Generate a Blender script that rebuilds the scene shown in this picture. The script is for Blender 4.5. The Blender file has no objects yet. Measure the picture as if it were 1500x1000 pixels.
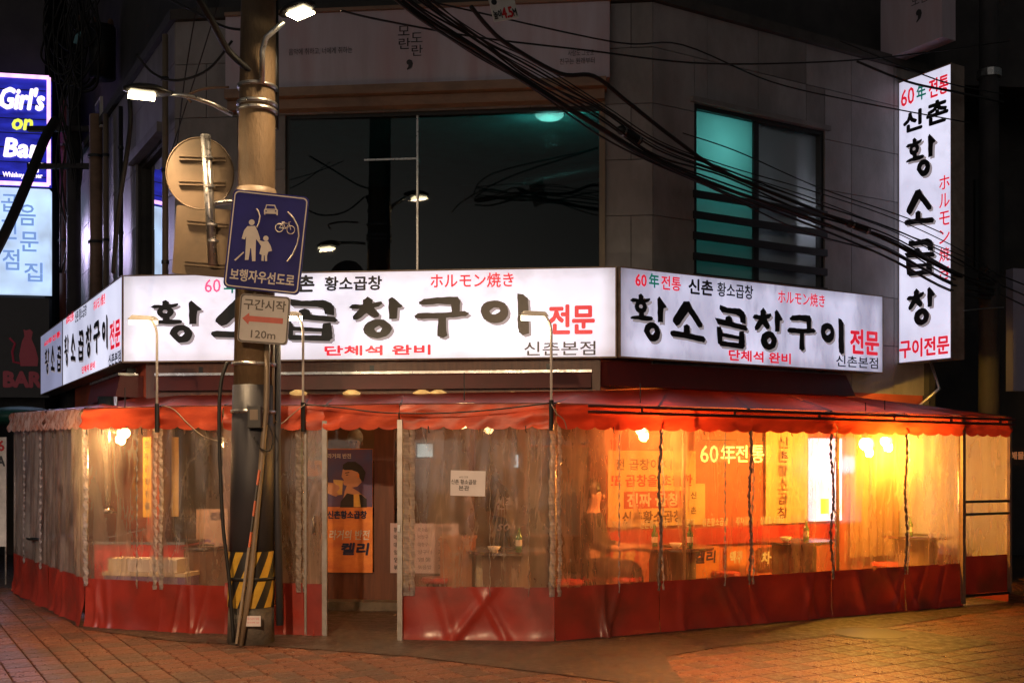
import bpy, math, random
from mathutils import Vector as V, Matrix
random.seed(7)
R = math.radians
scn = bpy.context.scene
col = scn.collection

# ------------------------------------------------------------------ camera
FPX, HZ, CH = 1600.0, 680.0, 1.6
cam_d = bpy.data.cameras.new('camera'); cam = bpy.data.objects.new('camera', cam_d); col.objects.link(cam)
cam.location = (0, 0, CH); cam.rotation_euler = (R(90), 0, 0)
cam_d.sensor_width = 36; cam_d.lens = 36 * FPX / 1500; cam_d.shift_y = (HZ - 500) / 1500; cam_d.shift_x = 0
cam_d.clip_end = 500; cam_d.clip_start = .05
scn.camera = cam
# ------------------------------------------------------------------ night sky
world = bpy.data.worlds.new('World'); scn.world = world; world.use_nodes = True
wn = world.node_tree; bg = wn.nodes['Background']
sky = wn.nodes.new('ShaderNodeTexSky'); sky.sky_type = 'NISHITA'; sky.sun_disc = False
sky.sun_elevation = R(4); sky.sun_rotation = R(200)
hsv = wn.nodes.new('ShaderNodeHueSaturation'); hsv.inputs['Saturation'].default_value = .25
wn.links.new(sky.outputs[0], hsv.inputs['Color']); wn.links.new(hsv.outputs[0], bg.inputs[0])
bg.inputs[1].default_value = .022
# moonlight: one weak sun
sd = bpy.data.lights.new('moon', 'SUN'); sd.energy = .008; sd.angle = R(2); sd.color = (.75, .8, 1)
so = bpy.data.objects.new('moon', sd); so.rotation_euler = (R(40), 0, R(-25)); col.objects.link(so)
scn.view_settings.view_transform = 'Standard'; scn.view_settings.look = 'None'
scn.view_settings.exposure = 0; scn.view_settings.gamma = 1
scn.cycles.use_denoising = True
scn.cycles.max_bounces = 8; scn.cycles.transparent_max_bounces = 24
scn.cycles.sample_clamp_indirect = 6
scn.cycles.use_light_tree = True

# ------------------------------------------------------------------ projection helpers
def AT(px, py, Y): return V(((px - 750) / FPX * Y, Y, CH + (HZ - py) / FPX * Y))
def G(px, py, z=0.0):
    Y = (CH - z) * FPX / (py - HZ); return V(((px - 750) / FPX * Y, Y, z))
class Frame:
    """a flat facade: O origin, U to the viewer's right, W up, N towards the viewer"""
    def __init__(s, O, U, roll=0, W=None):
        s.O = V(O); u = V(U).normalized(); w = V((0, 0, 1)) if W is None else V(W).normalized()
        s.N = u.cross(w).normalized()
        if roll:
            m = Matrix.Rotation(roll, 3, s.N); u = m @ u; w = m @ w
        s.U = u; s.W = w
    def p(s, u, v, d=0): return s.O + s.U * u + s.W * v + s.N * d
    def uv(s, px, py, d=0):
        r = V(((px - 750) / FPX, 1, (HZ - py) / FPX)); c = V((0, 0, CH))
        o = s.O + s.N * d
        t = (o - c).dot(s.N) / r.dot(s.N); q = c + r * t - o
        return q.dot(s.U), q.dot(s.W)
    def box(s, x0, y0, x1, y1, d=0):
        """px box -> u0,u1,v0,v1 (v0 low)"""
        ym, xm = (y0 + y1) / 2, (x0 + x1) / 2
        u0 = s.uv(x0, ym, d)[0]; u1 = s.uv(x1, ym, d)[0]
        v1 = s.uv(xm, y0, d)[1]; v0 = s.uv(xm, y1, d)[1]
        return u0, u1, v0, v1

# ------------------------------------------------------------------ mesh builder
class MB:
    def __init__(s): s.v = []; s.f = []
    def add(s, vs, fs):
        n = len(s.v); s.v += [V(a) for a in vs]; s.f += [tuple(i + n for i in f) for f in fs]; return s
    def hexa(s, c):
        return s.add(c, [(0, 3, 2, 1), (4, 5, 6, 7), (0, 1, 5, 4), (1, 2, 6, 5), (2, 3, 7, 6), (3, 0, 4, 7)])
    def fbox(s, fr, u0, u1, v0, v1, d0, d1):
        P = fr.p
        return s.hexa([P(u0, v0, d0), P(u1, v0, d0), P(u1, v0, d1), P(u0, v0, d1), P(u0, v1, d0), P(u1, v1, d0), P(u1, v1, d1), P(u0, v1, d1)])
    def bar(s, a, b, w, h=None, up=(0, 0, 1)):
        h = h or w; a = V(a); b = V(b); t = (b - a).normalized(); u = V(up)
        if abs(t.dot(u)) > .98: u = V((1, 0, 0))
        x = t.cross(u).normalized() * w / 2; y = x.cross(t).normalized() * h / 2
        return s.hexa([a - x - y, a + x - y, b + x - y, b - x - y, a - x + y, a + x + y, b + x + y, b - x + y])
    def tube(s, pts, r, n=8, cap=True):
        pts = [V(p) for p in pts]; rs = r if isinstance(r, (list, tuple)) else [r] * len(pts)
        base = len(s.v); px = None
        for i, p in enumerate(pts):
            t = (pts[min(i + 1, len(pts) - 1)] - pts[max(i - 1, 0)]).normalized()
            if px is None:
                a = V((0, 0, 1)) if abs(t.z) < .9 else V((1, 0, 0)); px = t.cross(a).normalized()
            px = (px - t * px.dot(t)).normalized(); py = t.cross(px)
            for k in range(n):
                a = 2 * math.pi * k / n; s.v.append(p + (px * math.cos(a) + py * math.sin(a)) * rs[i])
        for i in range(len(pts) - 1):
            for k in range(n):
                k2 = (k + 1) % n; b0 = base + i * n; b1 = b0 + n
                s.f.append((b0 + k, b0 + k2, b1 + k2, b1 + k))
        if cap:
            s.f.append(tuple(base + k for k in reversed(range(n)))); e = base + (len(pts) - 1) * n
            s.f.append(tuple(e + k for k in range(n)))
        return s
    def lathe(s, c, prof, n=20, ax=None):
        """prof: list of (r, z) about a vertical axis at c"""
        c = V(c); base = len(s.v)
        for r, z in prof:
            for k in range(n):
                a = 2 * math.pi * k / n; s.v.append(c + V((r * math.cos(a), r * math.sin(a), z)))
        for i in range(len(prof) - 1):
            for k in range(n):
                k2 = (k + 1) % n; b0 = base + i * n; b1 = b0 + n
                s.f.append((b0 + k, b0 + k2, b1 + k2, b1 + k))
        s.f.append(tuple(base + k for k in reversed(range(n)))); e = base + (len(prof) - 1) * n
        s.f.append(tuple(e + k for k in range(n)))
        return s
    def prism(s, fr, poly, d0, d1):
        """poly: list of (u,v); extruded from d0 to d1 (towards viewer)"""
        n = len(poly)
        vs = [fr.p(u, v, d0) for u, v in poly] + [fr.p(u, v, d1) for u, v in poly]
        fs = [tuple(range(n, 2 * n)), tuple(reversed(range(n)))] + [(i, (i + 1) % n, n + (i + 1) % n, n + i) for i in range(n)]
        return s.add(vs, fs)
    def ring(s, fr, outer, inner, d0, d1):
        def res(poly, n=20):
            cx = sum(p[0] for p in poly) / len(poly); cy = sum(p[1] for p in poly) / len(poly); out = []
            for k in range(n):
                a = 2 * math.pi * k / n; dx, dy = math.cos(a), math.sin(a); best = 0
                for i in range(len(poly)):
                    x0, y0 = poly[i][0] - cx, poly[i][1] - cy; x1, y1 = poly[(i + 1) % len(poly)][0] - cx, poly[(i + 1) % len(poly)][1] - cy
                    ex, ey = x1 - x0, y1 - y0; den = dx * ey - dy * ex
                    if abs(den) < 1e-12: continue
                    t = (x0 * ey - y0 * ex) / den; q = (x0 * dy - y0 * dx) / den
                    if t > 0 and -1e-6 <= q <= 1 + 1e-6: best = max(best, t)
                out.append((cx + dx * best, cy + dy * best))
            return out
        o, i = res(outer), res(inner); n = len(o); base = len(s.v)
        for p in o: s.v.append(fr.p(*p, d1))
        for p in i: s.v.append(fr.p(*p, d1))
        for p in o: s.v.append(fr.p(*p, d0))
        for k in range(n):
            k2 = (k + 1) % n
            s.f.append((base + k, base + k2, base + n + k2, base + n + k)); s.f.append((base + 2 * n + k, base + 2 * n + k2, base + k2, base + k))
        return s
    def sheet(s, nu, nv, fn):
        base = len(s.v)
        for j in range(nv + 1):
            for i in range(nu + 1): s.v.append(V(fn(i / nu, j / nv)))
        for j in range(nv):
            for i in range(nu):
                a = base + j * (nu + 1) + i; s.f.append((a, a + 1, a + nu + 2, a + nu + 1))
        return s
    def ball(s, c, r, n=12, sz=(1, 1, 1)):
        pr = [(r * math.sin(math.pi * k / n), -r * math.cos(math.pi * k / n)) for k in range(n + 1)]; pr[0] = (r * .02, -r); pr[-1] = (r * .02, r)
        b = len(s.v); s.lathe(V((0, 0, 0)), pr, n * 2)
        for i in range(b, len(s.v)): s.v[i] = V((s.v[i].x * sz[0], s.v[i].y * sz[1], s.v[i].z * sz[2])) + V(c)
        return s
    def build(s, name, mt, parent=None, smooth=False, kind=None, bevel=0):
        off = world_loc(parent)
        me = bpy.data.meshes.new(name); me.from_pydata([tuple(v - off) for v in s.v], [], s.f); me.update()
        if mt: me.materials.append(mt)
        if smooth: me.polygons.foreach_set('use_smooth', [True] * len(me.polygons))
        o = bpy.data.objects.new(name, me); col.objects.link(o)
        if parent: o.parent = parent
        if kind: o['kind'] = kind
        if bevel:
            m = o.modifiers.new('bevel', 'BEVEL'); m.width = bevel; m.segments = 2; m.limit_method = 'ANGLE'
        return o
def world_loc(o):
    p = V((0, 0, 0))
    while o: p += o.location; o = o.parent
    return p
def tag(o, label, cat, group=None):
    o['label'] = label; o['category'] = cat
    if group: o['group'] = group
    return o
def thing(name, label, cat, loc=(0, 0, 0), group=None):
    o = bpy.data.objects.new(name, None); o.empty_display_size = .1; o.location = loc; col.objects.link(o)
    return tag(o, label, cat, group)
def clone(o, loc, label=None, rz=0):
    c = o.copy(); col.objects.link(c); c.location = loc; c.rotation_euler = (0, 0, rz)
    if label: c['label'] = label
    for ch in list(o.children):
        d = ch.copy(); col.objects.link(d); d.parent = c
        for g in list(ch.children):
            e = g.copy(); col.objects.link(e); e.parent = d
    return c

# ------------------------------------------------------------------ materials
def node(nt, t, **k):
    n = nt.nodes.new(t)
    for a, b in k.items(): setattr(n, a, b)
    return n
def c4(c): return (c[0], c[1], c[2], 1)
def mat(name, c1, rough=.6, c2=None, scale=4, metal=0, bump=0, bscale=30, spec=.5, stretch=(1, 1, 1), rvar=0, detail=6, dirt=None, dscale=1.5, damt=.6, translucent=0):
    m = bpy.data.materials.new(name); m.use_nodes = True; nt = m.node_tree; p = nt.nodes['Principled BSDF']
    p.inputs['Roughness'].default_value = rough; p.inputs['Metallic'].default_value = metal; p.inputs['Specular IOR Level'].default_value = spec
    tc = node(nt, 'ShaderNodeTexCoord'); mp = node(nt, 'ShaderNodeMapping'); mp.inputs['Scale'].default_value = stretch
    nt.links.new(tc.outputs['Object'], mp.inputs[0])
    c2 = c2 or tuple(x * .65 for x in c1)
    nz = node(nt, 'ShaderNodeTexNoise'); nz.inputs['Scale'].default_value = scale; nz.inputs['Detail'].default_value = detail; nz.inputs['Roughness'].default_value = .65
    nt.links.new(mp.outputs[0], nz.inputs[0])
    rp = node(nt, 'ShaderNodeValToRGB'); rp.color_ramp.elements[0].position = .35; rp.color_ramp.elements[1].position = .65
    rp.color_ramp.elements[0].color = c4(c2); rp.color_ramp.elements[1].color = c4(c1)
    nt.links.new(nz.outputs[0], rp.inputs[0]); out = rp.outputs[0]
    if dirt:
        n2 = node(nt, 'ShaderNodeTexNoise'); n2.inputs['Scale'].default_value = dscale; n2.inputs['Detail'].default_value = 8; nt.links.new(mp.outputs[0], n2.inputs[0])
        r2 = node(nt, 'ShaderNodeValToRGB'); r2.color_ramp.elements[0].position = .48; r2.color_ramp.elements[1].position = .68
        r2.color_ramp.elements[0].color = (0, 0, 0, 1); r2.color_ramp.elements[1].color = (damt,) * 3 + (1,)
        nt.links.new(n2.outputs[0], r2.inputs[0]); mx = node(nt, 'ShaderNodeMix', data_type='RGBA')
        nt.links.new(r2.outputs[0], mx.inputs[0]); nt.links.new(out, mx.inputs[6]); mx.inputs[7].default_value = c4(dirt); out = mx.outputs[2]
    nt.links.new(out, p.inputs['Base Color'])
    if rvar:
        mr = node(nt, 'ShaderNodeMapRange'); mr.inputs[1].default_value = .3; mr.inputs[2].default_value = .7
        mr.inputs[3].default_value = max(.03, rough - rvar); mr.inputs[4].default_value = min(1, rough + rvar)
        n3 = node(nt, 'ShaderNodeTexNoise'); n3.inputs['Scale'].default_value = scale * 2.3; nt.links.new(mp.outputs[0], n3.inputs[0])
        nt.links.new(n3.outputs[0], mr.inputs[0]); nt.links.new(mr.outputs[0], p.inputs['Roughness'])
    if bump:
        b = node(nt, 'ShaderNodeBump'); b.inputs['Strength'].default_value = bump; b.inputs['Distance'].default_value = .02
        n4 = node(nt, 'ShaderNodeTexNoise'); n4.inputs['Scale'].default_value = bscale; n4.inputs['Detail'].default_value = 6
        nt.links.new(mp.outputs[0], n4.inputs[0]); nt.links.new(n4.outputs[0], b.inputs['Height']); nt.links.new(b.outputs[0], p.inputs['Normal'])
    if translucent:
        tr = node(nt, 'ShaderNodeBsdfTranslucent'); nt.links.new(out, tr.inputs[0]); ms = node(nt, 'ShaderNodeMixShader'); ms.inputs[0].default_value = translucent
        nt.links.new(p.outputs[0], ms.inputs[1]); nt.links.new(tr.outputs[0], ms.inputs[2]); nt.links.new(ms.outputs[0], nt.nodes['Material Output'].inputs[0])
    return m
def emis(name, c, st, var=.12, scale=1.2, c2=None, stretch=(1, 1, 1), dirt=0, edge=0):
    m = bpy.data.materials.new(name); m.use_nodes = True; nt = m.node_tree; p = nt.nodes['Principled BSDF']
    p.inputs['Base Color'].default_value = c4([x * .6 for x in c]); p.inputs['Roughness'].default_value = .35
    tc = node(nt, 'ShaderNodeTexCoord'); mp = node(nt, 'ShaderNodeMapping'); mp.inputs['Scale'].default_value = stretch
    nt.links.new(tc.outputs['Object'], mp.inputs[0])
    nz = node(nt, 'ShaderNodeTexNoise'); nz.inputs['Scale'].default_value = scale; nz.inputs['Detail'].default_value = 3; nt.links.new(mp.outputs[0], nz.inputs[0])
    mr = node(nt, 'ShaderNodeMapRange'); mr.inputs[1].default_value = .3; mr.inputs[2].default_value = .7; mr.inputs[3].default_value = st * (1 - var); mr.inputs[4].default_value = st * (1 + var)
    nt.links.new(nz.outputs[0], mr.inputs[0])
    res = mr.outputs[0]
    if dirt:
        n2 = node(nt, 'ShaderNodeTexNoise'); n2.inputs['Scale'].default_value = 5; n2.inputs['Detail'].default_value = 8; n2.inputs['Roughness'].default_value = .75
        nt.links.new(mp.outputs[0], n2.inputs[0])
        r2 = node(nt, 'ShaderNodeMapRange'); r2.inputs[1].default_value = .5; r2.inputs[2].default_value = .8; r2.inputs[3].default_value = 1; r2.inputs[4].default_value = 1 - dirt
        nt.links.new(n2.outputs[0], r2.inputs[0]); mm = node(nt, 'ShaderNodeMath', operation='MULTIPLY'); nt.links.new(res, mm.inputs[0]); nt.links.new(r2.outputs[0], mm.inputs[1]); res = mm.outputs[0]
    if edge:
        sx = node(nt, 'ShaderNodeSeparateXYZ'); nt.links.new(tc.outputs['Generated'], sx.inputs[0])
        for ax, w_, lo_ in ((0, .035, 1 - edge), (2, .16, 1 - edge * .6)):
            i_ = node(nt, 'ShaderNodeMath', operation='SUBTRACT'); i_.inputs[0].default_value = 1; nt.links.new(sx.outputs[ax], i_.inputs[1])
            mn = node(nt, 'ShaderNodeMath', operation='MINIMUM'); nt.links.new(sx.outputs[ax], mn.inputs[0]); nt.links.new(i_.outputs[0], mn.inputs[1])
            e_ = node(nt, 'ShaderNodeMapRange', interpolation_type='SMOOTHSTEP'); e_.inputs[2].default_value = w_; e_.inputs[3].default_value = lo_; e_.inputs[4].default_value = 1; nt.links.new(mn.outputs[0], e_.inputs[0])
            q_ = node(nt, 'ShaderNodeMath', operation='MULTIPLY'); nt.links.new(res, q_.inputs[0]); nt.links.new(e_.outputs[0], q_.inputs[1]); res = q_.outputs[0]
    rp = node(nt, 'ShaderNodeValToRGB'); rp.color_ramp.elements[0].color = c4(c2 or c); rp.color_ramp.elements[1].color = c4(c); nt.links.new(nz.outputs[0], rp.inputs[0])
    nt.links.new(rp.outputs[0], p.inputs['Emission Color']); nt.links.new(res, p.inputs['Emission Strength'])
    return m
def glassy(name, tint=(.8, .85, .85), rough=.02, haze=0, hazec=(.6, .55, .5)):
    m = bpy.data.materials.new(name); m.use_nodes = True; nt = m.node_tree; nt.nodes.remove(nt.nodes['Principled BSDF'])
    t = node(nt, 'ShaderNodeBsdfTransparent'); t.inputs[0].default_value = c4(tint)
    g = node(nt, 'ShaderNodeBsdfGlossy'); g.inputs['Roughness'].default_value = rough
    fr = node(nt, 'ShaderNodeFresnel'); fr.inputs[0].default_value = 1.5; ms = node(nt, 'ShaderNodeMixShader')
    nt.links.new(fr.outputs[0], ms.inputs[0]); nt.links.new(t.outputs[0], ms.inputs[1]); nt.links.new(g.outputs[0], ms.inputs[2]); o = ms.outputs[0]
    if haze:
        d = node(nt, 'ShaderNodeBsdfTranslucent'); d.inputs[0].default_value = c4(hazec); m2 = node(nt, 'ShaderNodeMixShader'); m2.inputs[0].default_value = haze
        nt.links.new(o, m2.inputs[1]); nt.links.new(d.outputs[0], m2.inputs[2]); o = m2.outputs[0]
    nt.links.new(o, nt.nodes['Material Output'].inputs[0]); return m
def pvc(name, lo=.1, hi=.45, tint=(.93, .9, .86), stretch=(5, 5, .5), hc=(.75, .68, .6), bstr=.35, rough=.12, blur=.45):
    """clear vinyl film: see-through, dull in streaks, glossy where it creases"""
    m = bpy.data.materials.new(name); m.use_nodes = True; nt = m.node_tree; nt.nodes.remove(nt.nodes['Principled BSDF'])
    tc = node(nt, 'ShaderNodeTexCoord'); mp = node(nt, 'ShaderNodeMapping'); mp.inputs['Scale'].default_value = stretch; nt.links.new(tc.outputs['Object'], mp.inputs[0])
    nz = node(nt, 'ShaderNodeTexNoise'); nz.inputs['Scale'].default_value = 1.6; nz.inputs['Detail'].default_value = 8; nz.inputs['Roughness'].default_value = .62; nz.inputs['Distortion'].default_value = .4
    nt.links.new(mp.outputs[0], nz.inputs[0])
    mr = node(nt, 'ShaderNodeMapRange'); mr.inputs[1].default_value = .35; mr.inputs[2].default_value = .68; mr.inputs[3].default_value = lo; mr.inputs[4].default_value = hi; nt.links.new(nz.outputs[0], mr.inputs[0])
    # crease highlights put into the haze as thin pale lines
    cz = node(nt, 'ShaderNodeTexNoise'); cz.inputs['Scale'].default_value = 1.5; cz.inputs['Detail'].default_value = 4; cz.inputs['Distortion'].default_value = .9
    cm = node(nt, 'ShaderNodeMapping'); cm.inputs['Scale'].default_value = (3.2, 3.2, .55); nt.links.new(tc.outputs['Object'], cm.inputs[0]); nt.links.new(cm.outputs[0], cz.inputs[0])
    c1_ = node(nt, 'ShaderNodeMath', operation='SUBTRACT'); c1_.inputs[1].default_value = .5; nt.links.new(cz.outputs[0], c1_.inputs[0]); c2_ = node(nt, 'ShaderNodeMath', operation='ABSOLUTE'); nt.links.new(c1_.outputs[0], c2_.inputs[0])
    cr = node(nt, 'ShaderNodeMapRange'); cr.inputs[1].default_value = 0; cr.inputs[2].default_value = .02; cr.inputs[3].default_value = .11 if blur else 0; cr.inputs[4].default_value = 0; nt.links.new(c2_.outputs[0], cr.inputs[0])
    ca = node(nt, 'ShaderNodeMath', operation='ADD'); ca.use_clamp = True; nt.links.new(mr.outputs[0], ca.inputs[0]); nt.links.new(cr.outputs[0], ca.inputs[1]); mr = ca
    b = node(nt, 'ShaderNodeBump'); b.inputs['Strength'].default_value = bstr; b.inputs['Distance'].default_value = .02
    n2 = node(nt, 'ShaderNodeTexNoise'); n2.inputs['Scale'].default_value = 2.2; n2.inputs['Detail'].default_value = 5; n2.inputs['Distortion'].default_value = 1.2; nt.links.new(mp.outputs[0], n2.inputs[0]); nt.links.new(n2.outputs[0], b.inputs['Height'])
    t = node(nt, 'ShaderNodeBsdfTransparent'); t.inputs[0].default_value = c4(tint)
    if blur:
        rf = node(nt, 'ShaderNodeBsdfRefraction'); rf.inputs['Color'].default_value = c4(tint); rf.inputs['Roughness'].default_value = .3; rf.inputs['IOR'].default_value = 1.12
        mb_ = node(nt, 'ShaderNodeMixShader'); mb_.inputs[0].default_value = blur; nt.links.new(t.outputs[0], mb_.inputs[1]); nt.links.new(rf.outputs[0], mb_.inputs[2]); t = mb_
    df = node(nt, 'ShaderNodeBsdfDiffuse'); df.inputs[0].default_value = c4(hc); tr = node(nt, 'ShaderNodeBsdfTranslucent'); tr.inputs[0].default_value = c4(hc)
    a = node(nt, 'ShaderNodeMixShader'); a.inputs[0].default_value = .62; nt.links.new(df.outputs[0], a.inputs[1]); nt.links.new(tr.outputs[0], a.inputs[2])
    h = node(nt, 'ShaderNodeMixShader'); nt.links.new(mr.outputs[0], h.inputs[0]); nt.links.new(t.outputs[0], h.inputs[1]); nt.links.new(a.outputs[0], h.inputs[2])
    g = node(nt, 'ShaderNodeBsdfGlossy'); g.inputs['Roughness'].default_value = rough; nt.links.new(b.outputs[0], g.inputs['Normal'])
    fr = node(nt, 'ShaderNodeFresnel'); fr.inputs[0].default_value = 1.5; nt.links.new(b.outputs[0], fr.inputs['Normal'])
    f = node(nt, 'ShaderNodeMixShader'); nt.links.new(fr.outputs[0], f.inputs[0]); nt.links.new(h.outputs[0], f.inputs[1]); nt.links.new(g.outputs[0], f.inputs[2])
    nt.links.new(f.outputs[0], nt.nodes['Material Output'].inputs[0]); return m

M = {}
M['asphalt'] = mat('asphalt', (.075, .06, .05), .55, (.045, .037, .032), 9, bump=.5, bscale=120, rvar=.2, dirt=(.03, .025, .022), dscale=.9)
M['strip'] = mat('old_tarmac', (.075, .043, .026), .5, (.045, .028, .018), 6, bump=.45, bscale=140, rvar=.2, dirt=(.03, .022, .018), dscale=1.3)
M['paver1'] = mat('paver_red', (.20, .07, .034), .40, (.115, .04, .02), 13, bump=.45, bscale=110, rvar=.17, dirt=(.05, .03, .02), dscale=.9, damt=.75)
M['paver2'] = mat('paver_brown', (.13, .06, .034), .42, (.08, .038, .023), 11, bump=.45, bscale=110, rvar=.17, dirt=(.04, .025, .018), dscale=.8, damt=.75)
M['paver3'] = mat('paver_dark', (.22, .082, .038), .36, (.125, .045, .023), 15, bump=.45, bscale=110, rvar=.17, dirt=(.05, .03, .022), dscale=1, damt=.75)
M['joint'] = mat('joint_sand', (.03, .022, .018), .9, bump=.4)
M['stone'] = mat('stone_cladding', (.31, .285, .285), .55, (.22, .2, .2), 3, bump=.12, bscale=60, dirt=(.14, .12, .11), dscale=1.2, damt=.55, stretch=(1, 1, .5))
M['stone2'] = mat('stone_cladding_dull', (.24, .22, .215), .55, (.17, .155, .15), 4, bump=.12, bscale=60, dirt=(.12, .1, .09), dscale=1.6, damt=.6, stretch=(1, 1, .5))
M['grout'] = mat('grout', (.06, .055, .05), .9)
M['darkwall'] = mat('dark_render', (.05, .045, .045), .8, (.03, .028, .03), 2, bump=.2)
M['black'] = mat('black_steel', (.012, .012, .012), .45)
M['cable'] = mat('black_cable', (.012, .011, .011), .6)
M['steel'] = mat('galvanised_steel', (.5, .5, .5), .35, (.38, .37, .36), 12, metal=.9, rvar=.12)
M['alu'] = mat('aluminium', (.36, .33, .3), .4, (.26, .23, .2), 8, metal=.8)
M['whitepaint'] = mat('white_paint', (.7, .68, .64), .45, (.55, .52, .48), 6, dirt=(.3, .25, .2))
M['tan'] = mat('sign_back', (.115, .08, .045), .6, (.085, .06, .035), 5, metal=.2, dirt=(.2, .14, .09))
M['concrete'] = mat('pole_concrete', (.19, .125, .065), .75, (.12, .078, .04), 5, bump=.45, bscale=40, dirt=(.06, .04, .025), dscale=2.4, stretch=(1, 1, .35))
M['sheath'] = mat('dark_plastic', (.04, .04, .05), .5, (.03, .03, .036), 3, rvar=.1, stretch=(1, 1, .3), dirt=(.08, .07, .06), dscale=4, damt=.4)
M['polebase'] = mat('pole_base', (.12, .1, .08), .75, (.06, .05, .04), 8, bump=.4, bscale=60)
M['conduit'] = mat('conduit', (.24, .18, .12), .5, (.15, .11, .075), 6, dirt=(.2, .15, .1), stretch=(1, 1, .3))
M['brownmetal'] = mat('brown_trim', (.30, .18, .11), .5, (.22, .13, .08), 5, dirt=(.1, .06, .04), stretch=(1, 1, 2))
M['board'] = mat('billboard_vinyl', (.52, .47, .55), .5, (.42, .36, .42), 1.2, dirt=(.38, .22, .24), dscale=1.1, damt=.55, stretch=(2.5, 2.5, .4))
M['ink'] = mat('black_ink', (.01, .01, .013), .35)
M['inkblue'] = mat('navy_ink', (.012, .012, .06), .35)
M['dullink'] = mat('faded_ink', (.05, .045, .05), .7)
M['redink'] = mat('red_ink', (.6, .01, .015), .5)
M['greenink'] = mat('green_ink', (.0, .16, .12), .5)
M['shadowink'] = mat('grey_shadow_ink', (.16, .13, .13), .5)
M['redlit'] = emis('red_film_backlit', (.8, .015, .04), .75, 0)
M['pinklit'] = emis('pink_film_backlit', (1, .12, .3), .8, 0)
M['greenlit'] = emis('green_film_backlit', (.0, .22, .16), .5, 0)
M['greylit'] = emis('grey_film_backlit', (.28, .24, .26), .9, .1)
M['blueplate'] = mat('blue_sheeting', (.012, .014, .15), .5, (.01, .012, .12), 3, spec=.12)
M['reflwhite'] = mat('reflective_cream', (.42, .38, .36), .4, (.36, .33, .31), 6)
M['signwhite'] = mat('sign_white', (.40, .38, .37), .4, (.33, .31, .3), 3)
M['signdark'] = mat('sign_grey_print', (.07, .055, .05), .5)
M['signred'] = mat('sign_red_print', (.5, .07, .04), .5)
M['facef'] = emis('sign_face_front', (.95, .92, 1), .92, .24, .9, (.74, .72, .97), dirt=.35, edge=.4)
M['facer'] = emis('sign_face_right', (.82, .82, 1), .82, .36, 1.0, (.55, .53, .8), dirt=.5, stretch=(1.8, 1.8, .6), edge=.5)
M['facel'] = emis('sign_face_left', (.85, .85, 1), .8, .3, .6, (.6, .62, .9))
M['facefar'] = emis('sign_face_far', (.5, .52, .8), .42, .2, .6)
M['facev'] = emis('sign_face_upright', (.87, .86, 1), .92, .15, .7, (.74, .72, 1), dirt=.25, edge=.25)
M['signcase'] = mat('sign_case', (.3, .24, .2), .5, (.2, .15, .12), 8, dirt=(.08, .05, .04))
M['red'] = mat('red_vinyl', (.40, .035, .02), .33, (.32, .025, .015), 2.5, bump=.1, bscale=14, rvar=.1, translucent=.3, dirt=(.16, .01, .008), dscale=1.6, damt=.5)
M['redskirt'] = mat('red_skirt_vinyl', (.34, .034, .02), .38, (.24, .022, .014), 2.2, bump=.12, bscale=12, rvar=.1, translucent=.22, dirt=(.10, .03, .02), dscale=1.6, damt=.75)
M['awning'] = mat('orange_red_awning', (.60, .095, .035), .42, (.44, .055, .022), 3, bump=.12, bscale=14, translucent=.3, dirt=(.22, .02, .012), dscale=2.6, damt=.55, stretch=(1, 1, 3))
M['awningr'] = mat('right_awning', (.55, .07, .03), .42, (.42, .045, .02), 3, bump=.12, bscale=14, translucent=.55, dirt=(.2, .02, .012), dscale=2.6, damt=.5, stretch=(1, 1, 3))
M['rail'] = mat('dark_red_rail', (.07, .015, .01), .5)
M['canopy'] = mat('canopy_red', (.24, .026, .014), .4, (.16, .016, .01), 2, bump=.1, bscale=8, translucent=.25, dirt=(.12, .03, .03), dscale=2)
M['darkred'] = mat('dark_red_box', (.085, .008, .008), .45, (.06, .007, .007), 3)
M['pvc'] = pvc('clear_vinyl', .04, .28, (.95, .88, .81), stretch=(1.9, 1.9, .6), blur=.15, hc=(.8, .66, .56), bstr=.7)
M['pvcr'] = pvc('clear_vinyl_fogged', .08, .36, (1, .90, .78), hc=(.92, .5, .28), stretch=(1.8, 1.8, .5), blur=.12, bstr=.5)  # orange haze colour carries the warm bulb light in the film
M['pvcw'] = pvc('dull_vinyl', .3, .42, (.99, .93, .86), hc=(.85, .55, .3), blur=0, rough=.8, stretch=(.7, .7, .5), bstr=.1)
M['pvcl'] = pvc('clear_vinyl_creased', .14, .5, (.9, .85, .82), stretch=(3, 3, 1.6), bstr=1, blur=.3)
M['pvcv'] = mat('wrapped_valance', (.62, .46, .42), .3, (.42, .16, .1), 7, bump=1, bscale=16, translucent=.3, detail=3, rvar=.15)
M['crinkle'] = pvc('crinkled_strip', .45, .95, (.7, .65, .62), stretch=(3, 3, 16), hc=(.55, .5, .48), bstr=1, rough=.2, blur=0)
M['wood'] = mat('brown_wood', (.12, .04, .018), .45, (.07, .022, .01), 3, bump=.1, stretch=(6, 6, .6))
M['woodlt'] = mat('orange_wood', (.36, .14, .05), .5, (.25, .09, .03), 4, stretch=(5, 5, .6))
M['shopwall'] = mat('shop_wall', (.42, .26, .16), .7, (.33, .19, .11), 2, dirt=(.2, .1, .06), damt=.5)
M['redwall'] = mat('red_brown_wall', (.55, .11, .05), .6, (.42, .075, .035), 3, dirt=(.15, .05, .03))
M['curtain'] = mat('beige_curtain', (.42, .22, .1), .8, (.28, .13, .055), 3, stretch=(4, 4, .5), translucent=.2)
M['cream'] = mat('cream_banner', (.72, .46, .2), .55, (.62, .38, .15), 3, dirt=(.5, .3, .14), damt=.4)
M['stripred'] = mat('red_strip', (.5, .03, .025), .4)
M['cloudy'] = mat('white_print', (.7, .66, .6), .5)
M['stain'] = mat('stainless', (.62, .6, .57), .16, (.5, .48, .45), 10, metal=1)
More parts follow.
